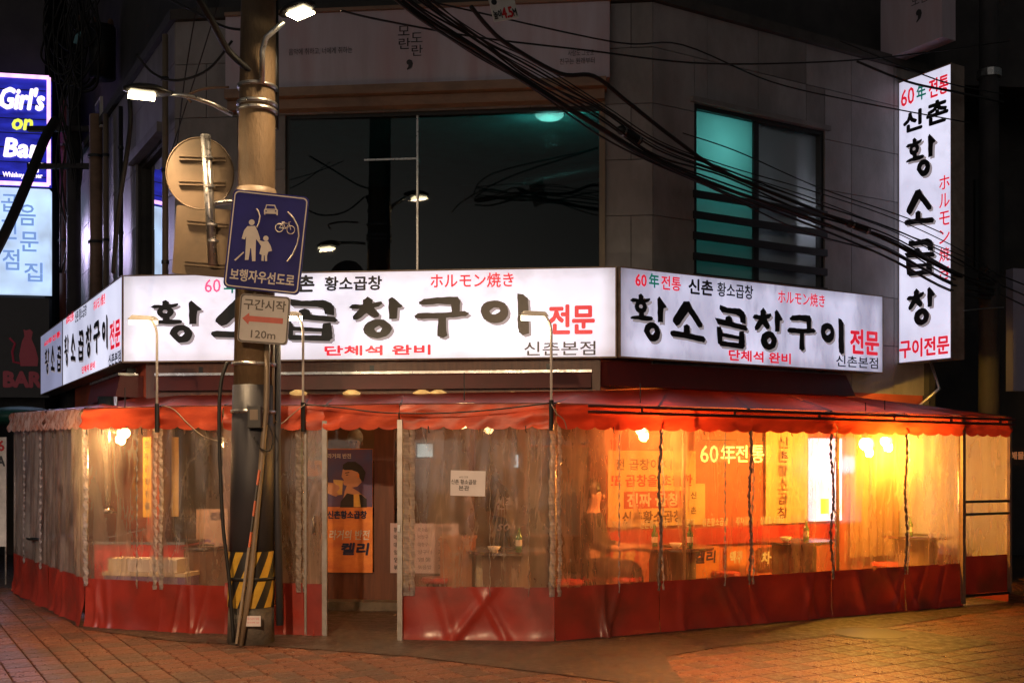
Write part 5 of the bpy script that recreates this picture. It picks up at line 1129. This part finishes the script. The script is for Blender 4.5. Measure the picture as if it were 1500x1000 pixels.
# roll sign check: right side lower
MB().prism(f, rrect(.655, .845, .045), -.02, 0).build('plate', M['blueplate'], bs)
mb = MB(); o_ = rrect(.63, .82, .04); i_ = rrect(.61, .80, .034); n_ = len(o_)
for k in range(n_):
    k2 = (k + 1) % n_; mb.add([f.p(*o_[k], .002), f.p(*o_[k2], .002), f.p(*i_[k2], .002), f.p(*i_[k], .002)], [(0, 1, 2, 3)])
mb.build('border', M['reflwhite'], bs)
def circ(cx_, cy_, r, n=14): return [(cx_ + r * math.cos(2 * math.pi * k / n), cy_ - r * math.sin(2 * math.pi * k / n)) for k in range(n)][::-1]
pic(f, circ(229, 219, 14)[::-1], .003, M['reflwhite'], bs)
pic(f, [(208, 238), (245, 236), (258, 262), (270, 300), (262, 315), (250, 300), (248, 345), (247, 408), (231, 408), (226, 345), (222, 345), (213, 402), (196, 402), (200, 330), (202, 285), (195, 302), (180, 298), (192, 258)], .003, M['reflwhite'], bs)
pic(f, circ(298, 297, 13)[::-1], .003, M['reflwhite'], bs)
pic(f, [(285, 312), (308, 310), (322, 335), (328, 358), (310, 362), (304, 380), (304, 408), (294, 408), (292, 380), (288, 380), (287, 408), (276, 406), (278, 378), (266, 372), (275, 335), (262, 315), (265, 305)], .0035, M['reflwhite'], bs)
pic(f, [(143, 402), (188, 362), (192, 366), (150, 406)], .003, M['reflwhite'], bs)
for pts in ([(252, 152), (262, 165), (270, 190), (266, 218), (255, 245)], [(405, 168), (435, 200), (455, 240), (460, 285), (450, 330), (430, 375), (402, 410)]):
    mb = MB(); mb.tube([f.p(*f.uv(300 + x / 3.333, 260 + y / 3.333), .001) for x, y in pts], .006, 5); mb.build('pictogram', M['reflwhite'], bs)
# car pictogram with windscreen and lamps
pic(f, [(300, 132), (342, 134), (350, 152), (357, 160), (356, 184), (350, 184), (349, 178), (296, 176), (295, 182), (289, 180), (289, 158), (295, 150)], .003, M['reflwhite'], bs)
pic(f, [(303, 137), (339, 139), (344, 153), (299, 151)], .0042, M['blueplate'], bs)
for x_ in (299, 346): pic(f, circ(x_, 164, 4, 8)[::-1], .0042, M['blueplate'], bs)
# bicycle
for cx_, cy_ in ((364, 246), (420, 256)):
    mb = MB(); mb.tube([f.p(*f.uv(300 + (cx_ + 19 * math.cos(a * math.pi / 8)) / 3.333, 260 + (cy_ + 20 * math.sin(a * math.pi / 8)) / 3.333), .001) for a in range(17)], .0035, 5, False); mb.build('pictogram', M['reflwhite'], bs)
mb = MB()
for l_ in ([(364, 246), (382, 222), (412, 226), (395, 250), (364, 246)], [(382, 222), (395, 250)], [(420, 256), (410, 218), (420, 216)], [(376, 218), (390, 218)]):
    mb.tube([f.p(*f.uv(300 + x / 3.333, 260 + y / 3.333), .001) for x, y in l_], .0035, 5)
mb.build('pictogram', M['reflwhite'], bs)
x = MB(); text(x, f, '보행자우선도로', -.275, .275, -.355, -.255, .003, .0025); x.build('lettering', M['reflwhite'], bs)
wsn = thing('white_road_sign', 'small white road sign with a red arrow pointing left and 120m', 'road sign', AT(386, 505, 9.38))
f = Frame(AT(386.5, 467.5, 9.38), (1, 0, 0), R(-4.5)); MB().prism(f, rrect(.43, .415, .035), -.02, 0).build('plate', M['signwhite'], wsn)
mb = MB(); o_ = rrect(.425, .41, .034); i_ = rrect(.40, .385, .028)
for k in range(len(o_)):
    k2 = (k + 1) % len(o_); mb.add([f.p(*o_[k], .002), f.p(*o_[k2], .002), f.p(*i_[k2], .002), f.p(*i_[k], .002)], [(0, 1, 2, 3)])
mb.build('border', M['signdark'], wsn)
x = MB(); text(x, f, '구간시작', -.18, .18, .075, .165, .003, .002); text(x, f, '120m', -.10, .11, -.165, -.10, .003, .001); x.build('lettering', M['signdark'], wsn)
MB().prism(f, [(-.185, -.005), (-.13, .045), (-.125, .02), (.165, .02), (.165, -.028), (-.125, -.028), (-.13, -.055)][::-1], .001, .003).build('arrow', M['signred'], wsn)
br = MB(); br.fbox(Frame(AT(386, 468, 9.45), (1, 0, 0)), -.14, .14, -.02, .02, -.2, -.0); br.build('bracket', M['steel'], wsn)
br = MB(); br.fbox(Frame(AT(388, 300, 9.45), (1, 0, 0)), -.16, .16, -.02, .02, -.2, -.0); br.fbox(Frame(AT(388, 400, 9.45), (1, 0, 0)), -.16, .16, -.02, .02, -.2, -.0); br.build('bracket', M['steel'], bs)
# the two signs seen from behind
sp = thing('sign_post', 'steel pipe carrying two road signs seen from behind, fixed to the pole', 'sign post', AT(307, 390, 9.55))
MB().tube([AT(301, 198, 9.55), AT(312, 388, 9.55)], .042, 14).build('pipe', M['steel'], sp, True); MB().tube([AT(311, 298, 9.58), AT(345, 294, 9.68)], .022, 10).build('arm', M['steel'], sp)
for y in (230, 272, 328, 352): MB().tube([AT(303 + (y - 198) * .058, y, 9.55), AT(303 + (y - 198) * .058, y + 3, 9.55)], .05, 12).build('clamp', M['steel'], sp)
rsg = thing('round_sign', 'round road sign seen from its tan back left of the pole', 'road sign', AT(296, 255, 9.62)); f = Frame(AT(293, 254, 9.64), (1, .12, 0))
MB().prism(f, [(.29 * math.cos(k * math.pi / 24), .315 * math.sin(k * math.pi / 24)) for k in range(48)], -.01, 0).build('plate', M['tan'], rsg)
MB().tube([f.p(.29 * math.cos(k * math.pi / 24), .315 * math.sin(k * math.pi / 24), 0) for k in range(49)], .007, 6, False).build('rim', M['tan'], rsg)
for v in (.13, -.09): MB().fbox(f, -.18, .22, v - .022, v - .008, .001, .02).build('rib', M['tan'], rsg); MB().fbox(f, -.18, .22, v + .008, v + .022, .001, .02).build('rib', M['tan'], rsg)
sq = thing('square_sign', 'square road sign seen from its tan back below the round one', 'road sign', AT(296, 400, 9.62)); f = Frame(AT(298, 354, 9.64), (1, .12, 0), R(-4))
MB().prism(f, rrect(.5, .60, .02), -.01, 0).build('plate', M['tan'], sq)
for v in (.16, -.2): MB().fbox(f, -.15, .2, v - .022, v - .008, .001, .02).build('rib', M['tan'], sq); MB().fbox(f, -.15, .2, v + .008, v + .022, .001, .02).build('rib', M['tan'], sq)

# street lamps
def street_lamp(label, pts, head, tip, hr, power, em=None, to=None, r=.02, dark=True):
    t = thing('street_lamp', label, 'street lamp', pts[0]); MB().tube(pts, r, 10).build('arm', M['steel'], t, True)
    a, b = V(head), V(tip); n = 8; prof = []
    mb = MB(); d = b - a; rad = [hr * x_ for x_ in (.3, .7, .95, 1, .95, .75, .35)]
    mb.tube([a + d * k / 6 for k in range(7)], rad, 12)
    for i in range(len(mb.v)):
        c_ = a + d * max(0, min(1, (mb.v[i] - a).dot(d) / d.length_squared)); q = mb.v[i] - c_; mb.v[i] = c_ + V((q.x, q.y, q.z * .55 if q.z > 0 else q.z * .3))
    mb.build('head', M['black'] if dark else M['steel'], t, True)
    c_ = a.lerp(b, .62) - V((0, 0, hr * .33)); dd = d.normalized(); w = V((-dd.y, dd.x, 0)).normalized() * hr * .62; l = dd * d.length * .27
    MB().hexa([c_ - l - w - V((0, 0, .02)), c_ + l - w - V((0, 0, .02)), c_ + l + w - V((0, 0, .02)), c_ - l + w - V((0, 0, .02)), c_ - l - w, c_ + l - w, c_ + l + w, c_ - l + w]).build('lens', em or M['lampcore'], t)
    if power:
        area('street_light', c_ - V((0, 0, .035)), to or (c_ - V((0, 0, 5))), .2, power, (1, .70, .40))
        l_ = bpy.data.lights.new('street_light', 'SPOT'); l_.energy = power * 19; l_.color = (1, .66, .36); l_.spot_size = R(115); l_.spot_blend = 1; l_.shadow_soft_size = .1
        o_ = bpy.data.objects.new('street_light', l_); o_.location = c_ - V((0, 0, .04)); o_.rotation_euler = (V(to) - o_.location).to_track_quat('-Z', 'Y').to_euler(); col.objects.link(o_)
    return t
street_lamp('left street lamp glowing on a curved arm from the pole', [AT(340, 168, 9.7), AT(310, 152, 9.55), AT(280, 142, 9.45), AT(250, 137, 9.4)], AT(252, 138, 9.4), AT(180, 130, 9.25), .11, 20, to=V((-2.6, 9.0, 0)))
street_lamp('top street lamp glaring at the upper edge on a bent arm', [AT(384, 122, 9.55), AT(384, 75, 9.5), AT(390, 55, 9.45), AT(416, 32, 9.4)], AT(412, 24, 9.4), AT(458, 5, 9.2), .11, 20, r=.024, to=V((-1.2, 8.4, 0)))
wire([AT(280, 150, 9.9), AT(275, 140, 9.9), AT(300, 130, 9.85), AT(335, 128, 9.8)], .012, 'thin curved bracket rod above the left lamp arm', 'brownmetal')
# added fill lamp, unseen behind the viewer, that brightens the tent front
m_ = V((-2.2, -3.2, 5.6)); t = thing('street_lamp', 'added fill lamp, unseen behind the viewer', 'street lamp', V((-4.5, -4, 0)))
MB().tube([V((-4.5, -4, 0)), V((-4.5, -4, 5.4)), V((-4, -3.8, 5.7)), m_ + V((0, 0, .04))], .05, 8).build('arm', M['black'], t); MB().fbox(Frame(m_, (1, 0, 0)), -.22, .22, 0, .07, -.12, .12).build('head', M['black'], t); MB().fbox(Frame(m_, (1, 0, 0)), -.17, .17, -.02, -.001, -.08, .08).build('lens', M['lampcore'], t)
l_ = bpy.data.lights.new('street_light', 'SPOT'); l_.energy = 6500; l_.color = (1, .64, .36); l_.spot_size = R(52); l_.spot_blend = 1; l_.shadow_soft_size = .12
o_ = bpy.data.objects.new('street_light', l_); o_.location = m_ - V((0, 0, .06)); o_.rotation_euler = (V((-2.0, 7.9, 0)) - o_.location).to_track_quat('-Z', 'Y').to_euler(); col.objects.link(o_)
m_ = V((-7.6, 3.2, 5.0)); t = thing('street_lamp', 'added unseen lamp outside the left edge brightening the left end of the tent', 'street lamp', V((-9, 3, 0)))  # unseen lamp added to brighten the left end of the tent
MB().tube([V((-9, 3, 0)), V((-9, 3, 4.8)), V((-8.6, 3.1, 5.1)), m_ + V((0, 0, .04))], .05, 8).build('arm', M['black'], t); MB().fbox(Frame(m_, (1, 0, 0)), -.22, .22, 0, .07, -.12, .12).build('head', M['black'], t); MB().fbox(Frame(m_, (1, 0, 0)), -.17, .17, -.02, -.001, -.08, .08).build('lens', M['lampcore'], t)
l_ = bpy.data.lights.new('street_light', 'SPOT'); l_.energy = 2600; l_.color = (1, .82, .78); l_.spot_size = R(34); l_.spot_blend = 1; l_.shadow_soft_size = .12
o_ = bpy.data.objects.new('street_light', l_); o_.location = m_ - V((0, 0, .06)); o_.rotation_euler = (V((-5.4, 12.0, .7)) - o_.location).to_track_quat('-Z', 'Y').to_euler(); col.objects.link(o_)
m_ = V((2.35, 7.5, 5.3)); t = thing('street_lamp', 'street lamp just above the frame lighting the paving on the right', 'street lamp', V((4.2, 5, 0)))
MB().tube([V((4.2, 5, 0)), V((4.2, 5, 5)), V((3.8, 5.5, 5.4)), m_], .05, 8).build('arm', M['black'], t); MB().fbox(Frame(m_, (1, 0, 0)), -.2, .2, .0, .07, -.1, .1).build('head', M['black'], t); MB().fbox(Frame(m_, (1, 0, 0)), -.17, .17, -.02, -.001, -.08, .08).build('lens', M['lampcore'], t)
l_ = bpy.data.lights.new('street_light', 'SPOT'); l_.energy = 2300; l_.color = (1, .55, .25); l_.spot_size = R(34); l_.spot_blend = .9; l_.shadow_soft_size = .12
o_ = bpy.data.objects.new('street_light', l_); o_.location = m_ - V((0, 0, .06)); o_.rotation_euler = (G(1140, 1000) - o_.location).to_track_quat('-Z', 'Y').to_euler(); col.objects.link(o_)

# ================================================================== BAR SIGNS, LEFT
BRs = Frame(V((-8.05, 19, 0)), (1, .18, 0))
def bsign(name, label, y0, y1, face, cat='bar sign'):
    xr = 72; u1 = BRs.uv(xr, 300)[0]; v1 = BRs.uv(40, y0)[1]; v0 = BRs.uv(40, y1)[1]; t = thing(name, label, cat, BRs.p(u1 - .7, v0, -.1)); MB().fbox(BRs, u1 - 1.5, u1, v0, v1, -.2, 0).build('panel', face, t); return t, u1, v0, v1
t, u1, v0, v1 = bsign('blue_bar_sign', 'glowing blue bar sign with pink neon border at the left edge', 113, 270, M['barblue'])
f = BRs; w = .035
for k, (a, b) in enumerate((((u1 - 1.5, v1), (u1, v1)), ((u1, v1), (u1, v0)), ((u1, v0), (u1 - 1.5, v0)))): MB().tube([f.p(*a, .03), f.p(*b, .03)], w, 8).build('neon_border', M['neonpink'], t)
x = MB(); ptext(x, f, "Girl's", (-2, 129, 62, 160), .03, .018, .15); x.build('white_lettering', M['neonwhite'], t); x = MB(); ptext(x, f, 'Bar', (6, 204, 56, 230), .03, .018, .15); x.build('white_lettering', M['neonwhite'], t)
x = MB(); ptext(x, f, 'on', (17, 175, 46, 190), .03, .012, .15); x.build('yellow_lettering', M['neonyel'], t)
x = MB(); ptext(x, f, '2F', (40, 239, 62, 252), .03, .01, .1); ptext(x, f, 'Whiskey Dinner', (4, 253, 62, 262), .03, .003); x.build('small_lettering', M['neonwhite'], t)
for k in range(7): MB().fbox(f, u1 - 1.5, u1 - .05, v0 + .12 + k * .25, v0 + .135 + k * .25, .001, .012).build('panel_seam', M['inkblue'], t)
t, u1, v0, v1 = bsign('sky_blue_sign', 'pale sky blue lit sign with raised characters below the blue bar sign', 276, 430, M['barsky'])
for k, (ch, bx) in enumerate((('곱', (2, 285, 26, 310)), ('음', (28, 300, 52, 330)), ('전', (2, 320, 24, 350)), ('문', (30, 340, 56, 368)), ('점', (4, 365, 28, 395)), ('집', (36, 385, 62, 412)))): x = MB(); ptext(x, f, ch, bx, .02, .006); x.build('raised_character', M['barsky2'], t)
t, u1, v0, v1 = bsign('dark_bar_sign', 'dark unlit bar sign with a dim red cat and the word BAR', 436, 582, M['bardark'])
x = MB(); ptext(x, f, 'BAR', (6, 545, 60, 566), .004, .02); x.build('lettering', M['bardred'], t)
pts = [(30, 536), (28, 520), (32, 500), (36, 492), (34, 482), (38, 484), (44, 482), (48, 486), (46, 496), (52, 510), (56, 525), (55, 536)]
x = MB(); x.prism(f, [f.uv(a, b, .004) for a, b in pts][::-1], .002, .004); x.tube([f.p(*f.uv(a, b), .004) for a, b in ((30, 532), (20, 530), (18, 515), (22, 503), (14, 495))], .02, 6); x.build('cat_silhouette', M['bardred'], t)
l_ = bpy.data.lights.new('bar_sign_light', 'SPOT'); l_.energy = 450; l_.color = (.72, .6, 1); l_.spot_size = R(70); l_.spot_blend = 1; l_.shadow_soft_size = .3
o_ = bpy.data.objects.new('bar_sign_light', l_); o_.location = BRs.p(-.3, 5.5, .4); o_.rotation_euler = (V((-5, 14.5, 4)) - o_.location).to_track_quat('-Z', 'Y').to_euler(); col.objects.link(o_)
# small lit things and tarp at the far left
tag(MB().ball(AT(30, 610, 16.5), .35, 10, (1.6, 1, .45)).build('green_tarp', M['greentarp'], None, True), 'dark green tarpaulin bundle behind the left end of the tent', 'tarpaulin')
for k, (px, m_, l_) in enumerate(((37, 'pinklit', 'tiny pink light far down the left lane'), (46, 'neonyel', 'tiny yellow light far down the left lane'), (54, 'redlit', 'tiny red light far down the left lane'))):
    tag(MB().fbox(Frame(AT(px, 588, 28), (1, 0, 0)), -.09, .09, -.07, .07, -.05, 0).build('lane_light', M[m_]), l_, 'light', 'tiny lights far down the lane')
t = thing('standing_banner', 'white banner with red and black figures cut by the left edge', 'banner', V((-7.0, 14.5, 0))); f = Frame(V((-6.9, 14.6, 0)), (1, 0, 0)); q = f.box(-60, 640, 9, 800); MB().fbox(f, q[0], q[1], q[2], q[3], -.02, 0).build('sheet', M['cloudy'], t)
x = MB(); ptext(x, f, '6', (-3, 645, 6, 660), .003, .006); x.build('red_lettering', M['redink'], t); x = MB(); ptext(x, f, 'A', (-4, 668, 7, 682), .003, .006); x.build('black_lettering', M['ink'], t); MB().tube([f.p(q[0] + .1, 0, -.03), f.p(q[0] + .1, q[3], -.03)], .02, 6).build('pole', M['steel'], t); MB().tube([f.p(q[1] - .02, 0, -.03), f.p(q[1] - .02, q[3], -.03)], .012, 6).build('pole', M['steel'], t)
# parked van glimpse
vn = thing('parked_van', 'windscreen and roof corner of a dark van at the left edge behind the tent', 'van', V((-9.6, 20.5, 0)) - V((0, 2.2, 0)))
vb = V((-9.0, 18.0, 0))
MB().hexa([vb + V(q) for q in ((-1.8, 0, .3), (0, 0, .3), (0, 3.5, .3), (-1.8, 3.5, .3), (-1.8, 0, 1.5), (0, 0, 1.5), (0, 3.5, 1.5), (-1.8, 3.5, 1.5))]).build('body', M['black'], vn, bevel=.06)
MB().hexa([vb + V(q) for q in ((-1.75, .0, 1.5), (-.05, .0, 1.5), (-.05, 3.4, 1.5), (-1.75, 3.4, 1.5), (-1.6, .55, 2.6), (-.2, .55, 2.6), (-.2, 3.3, 2.6), (-1.6, 3.3, 2.6))]).build('cabin', mat('van_glass', (.02, .03, .06), .06), vn, bevel=.05)
for a, b in ((-1.8, .7), (0, .7), (-1.8, 2.8), (0, 2.8)): MB().tube([vb + V((a - .1, b, .32)), vb + V((a + .1, b, .32))], .32, 16).build('wheel', M['black'], vn)

# ================================================================== RIGHT EDGE
t = thing('side_street_sign', 'dull lavender unlit sign strip cut by the right edge', 'sign', AT(1490, 570, 17)); f = Frame(AT(1484, 480, 16.5), (1, .3, 0)); MB().fbox(f, 0, .9, -.95, .9, -.15, 0).build('panel', M['lavwall'], t)
MB().tube([f.p(.3, .9, -.07), f.p(.3, 2.5, -.07)], .03, 8).build('bracket', M['black'], t)
t = thing('utility_pole', 'slim dark utility pole right of the upright sign', 'utility pole', V((6.55, 15.0, 0))); MB().tube([V((6.55, 15, 0)), V((6.55, 15, 10))], [.14, .12], 16).build('shaft', M['darkwall'], t, True); MB().tube([V((6.55, 15, 6.9)), V((6.55, 15, 7.0))], .16, 12).build('band', M['steel'], t)
t = thing('small_wall_sign', 'small dim orange lettered sign at the right edge, beyond the tent', 'sign', AT(1490, 675, 15)); f = Frame(AT(1490, 668, 15), (1, .2, 0)); MB().fbox(f, -.12, .4, -.12, .12, -.05, 0).build('panel', M['bardark'], t); x = MB(); text(x, f, '해물', -.1, .1, -.04, .06, .004, .004); x.build('lettering', emis('dim_amber', (.5, .2, .08), .35, 0), t)
# ================================================================== OVERHEAD CABLES
CG = 'overhead cable bundle crossing the upper floor'
bun = [(560, -40, 8.8), (620, 10, 9.2), (700, 62, 9.7), (780, 112, 10.1), (880, 172, 10.6), (960, 222, 11), (1060, 262, 11.6), (1180, 305, 12.2), (1300, 350, 12.8), (1400, 400, 13.4), (1460, 420, 15)]
rnd = random.Random(5)
for k in range(11):
    sp_ = (k - 5) * 3.2; pts = []
    for i, (x_, y_, d_) in enumerate(bun):
        w = [1, 1, .8, .9, 1.3, 1.2, 1.1, 1.6, 1.5, 1.8, 1][i]
        pts.append(AT(x_ - sp_ * .4 * w, y_ + sp_ * w + rnd.uniform(-6, 6), d_ + rnd.uniform(-.1, .1)))
    wire(pts, rnd.choice([.006, .009, .013, .018, .01]), 'black overhead cable of the bundle sagging across the upper floor', group=CG)
for k, (a_, b_) in enumerate((((905, 188, 10.75), (940, 208, 10.95)), ((1240, 326, 12.5), (1275, 339, 12.65)))):
    A0, A1 = AT(*a_), AT(*b_); t = thing('splice_closure', ['black cable splice tube on the bundle left of the right window', 'black cable splice tube on the bundle before the upright sign'][k], 'cable joint', A0); MB().tube([A0, A0.lerp(A1, .1), A0.lerp(A1, .9), A1], [.02, .045, .045, .02], 12).build('body', M['black'], t, True)
    for q in (.2, .8): MB().tube([A0.lerp(A1, q), A0.lerp(A1, q + .06)], .05, 12).build('clamp', M['steel'], t)
wire([AT(690, 10, 9.3), AT(715, 40, 9.5), AT(745, 66, 9.7), AT(820, 108, 10.1), AT(870, 112, 10.3), AT(920, 150, 10.6), AT(990, 205, 11.1), AT(1060, 252, 11.6), AT(1180, 302, 12.2), AT(1300, 352, 12.8), AT(1400, 402, 13.4), AT(1460, 425, 15)], .02, 'thicker black cable looping above the bundle over the billboard')
wire([AT(500, 16, 8.9), AT(560, 30, 9.3), AT(700, 55, 10), AT(860, 74, 10.6), AT(1010, 92, 11.2), AT(1150, 93, 11.6), AT(1300, 84, 12.2), AT(1480, 60, 13)], .009, 'single thin cable running level across the billboard')
wire([AT(560, -10, 9), AT(640, 5, 9.6), AT(900, 62, 10.6), AT(1000, 66, 11.2), AT(1130, 120, 12), AT(1260, 150, 12.6), AT(1420, 180, 13.4)], .008, 'faint cable high on the dark right wall')
wire([AT(1000, 195, 12.2), AT(1080, 222, 12.4), AT(1200, 275, 12.8), AT(1330, 320, 13.1), AT(1420, 360, 14)], .007, 'thin upper cable over the right window')
wire([AT(1255, 90, 12.9), AT(1330, 120, 13.0), AT(1400, 135, 13.1), AT(1470, 150, 15)], .014, 'black cable across the top of the upright sign')
wire([AT(1230, 60, 12.9), AT(1340, 105, 13.0), AT(1400, 125, 13.1), AT(1470, 138, 15)], .008, 'thin cable just above the first one at the upright sign')
for k in range(3): wire([AT(1440, 395 + k * 12, 14.5), AT(1470, 405 + k * 14, 15.5), AT(1520, 425 + k * 16, 16.5)], .01, 'one of three cables dropping past the lavender strip at the right edge', group='cables at the right edge')
wire([AT(1412, 455, 13.3), AT(1440, 452, 14), AT(1470, 450, 15)], .008, 'pale thin wire from the upright sign to the dark pole', 'steel')
wire([AT(280, -20, 9), AT(310, 30, 9.2), AT(335, 75, 9.5), AT(372, 108, 9.6)], .03, 'thick dark stay running down to the pole top')
wire([AT(200, 80, 10), AT(225, 108, 10), AT(260, 118, 9.9), AT(305, 102, 9.8), AT(340, 60, 9.7)], .012, 'black cable drooping above the left street lamp')
wire([AT(240, -5, 10), AT(290, 20, 9.9), AT(330, 40, 9.8), AT(360, 44, 9.7)], .012, 'black cable reaching the pole near the top left')
wire([AT(190, 145, 10.2), AT(191, 180, 10.2), AT(186, 225, 10.3), AT(176, 290, 10.4), AT(170, 345, 10.5), AT(166, 400, 10.6)], .022, 'black cable hanging below the left street lamp down the wall')
wire([AT(-10, 375, 12), AT(15, 325, 12.2), AT(45, 255, 12.5), AT(65, 205, 12.8), AT(82, 175, 13)], .055, 'very thick cable bundle slanting across the bar signs')
for k, (x_, w_) in enumerate(((300, 0), (345, 20))): wire([AT(318 - k * 30, 10, 10), AT(290 - k * 20, 100 + w_, 10.6), AT(258, 200 + w_, 11.5), AT(246, 240 + w_, 12)], .006, ['thin wire slanting down the stone wall, upper one', 'thin wire slanting down the stone wall, lower one'][k])
# tangled pole at left
t = thing('utility_pole', 'dark utility pole at upper left wrapped in tangled cables', 'utility pole', V((AT(95, 100, 17.7).x, 17.7, 0)))
x0 = AT(108, 100, 17.7).x; MB().tube([V((x0, 17.7, .0)), V((x0, 17.7, 10))], [.12, .1], 16).build('shaft', M['darkwall'], t, True)
MB().tube([AT(150, 40, 17.4), AT(150, 115, 17.4)], .2, 16).build('transformer', M['black'], t, True)
for z in (6.4, 7.0): MB().bar(V((x0 - .7, 17.6, z)), V((x0 + .7, 17.6, z)), .08).build('cross_arm', M['darkwall'], t)
for k in range(4): MB().ball(AT(118 + k * 22, 28 + k * 3, 17.5), .05, 6, (1, 1, 1.4)).build('insulator', M['bcloth'], t)
rnd = random.Random(11)
for k in range(16):
    cx_, cy_ = 105 + rnd.uniform(-22, 22), 60 + rnd.uniform(-35, 35); rx, ry = rnd.uniform(12, 32), rnd.uniform(35, 85); D = 17.3 + rnd.uniform(-.5, .3)
    wire([AT(cx_ + rx * math.cos(a) * (1 + .15 * math.sin(3 * a + k)), cy_ + ry * math.sin(a) + rnd.uniform(-4, 4), D + .2 * math.sin(a)) for a in [j * math.pi / 5 - 1 for j in range(9)]], rnd.choice([.012, .018, .022]), 'slack black cable loop in the tangle at upper left', group='cable tangle on the upper left pole')
for k in range(8):
    wire([AT(80 + rnd.uniform(0, 90), -20, 17.2), AT(100 + rnd.uniform(-20, 40), 60, 17.4), AT(100 + rnd.uniform(-25, 25), 150, 17.4), AT(80 + rnd.uniform(-6, 40), 260, 17.6), AT(85 + rnd.uniform(0, 40), 400, 17.8)], .014, 'black cable dropping from the tangle at upper left past the wall', group='cables falling from the tangle')
# small junk box on the tangle
tag(MB().fbox(Frame(AT(113, 55, 17), (1, .1, 0), R(-15)), -.035, .035, -.1, .1, -.02, 0).build('cable_tag', M['posterblue']), 'small pale blue tag hanging in the upper left cable tangle', 'tag')
# height limit plate
t = thing('height_limit_plate', 'small white height limit plate 4.5M hanging at the top edge', 'road sign', AT(735, 30, 9)); f = Frame(AT(736, 5, 9.1), (1, .25, 0), R(15))
MB().prism(f, [(-.11, -.14), (.11, -.14), (.11, .2), (-.11, .2)], -.008, 0).build('plate', M['whitepaint'], t)
x = MB(); text(x, f, '높이', -.1, -.03, -.12, -.05, .003, .002); text(x, f, 'M', .07, .1, -.12, -.06, .003, .002); x.add([f.p(-.07 + .025 * math.cos(a), .02 + .025 * math.sin(a), .003) for a in [k * math.pi / 6 for k in range(12)]], [tuple(range(12))]); x.build('black_lettering', M['ink'], t)
x = MB(); text(x, f, '4.5', -.025, .065, -.125, -.04, .003, .004); text(x, f, '차량', -.07, .02, .05, .1, .003, .003); x.build('red_lettering', M['redink'], t)
wire([f.p(-.1, .2, 0), f.p(-.1, 1.2, 0)], .004, 'thin wire the height limit plate hangs from')
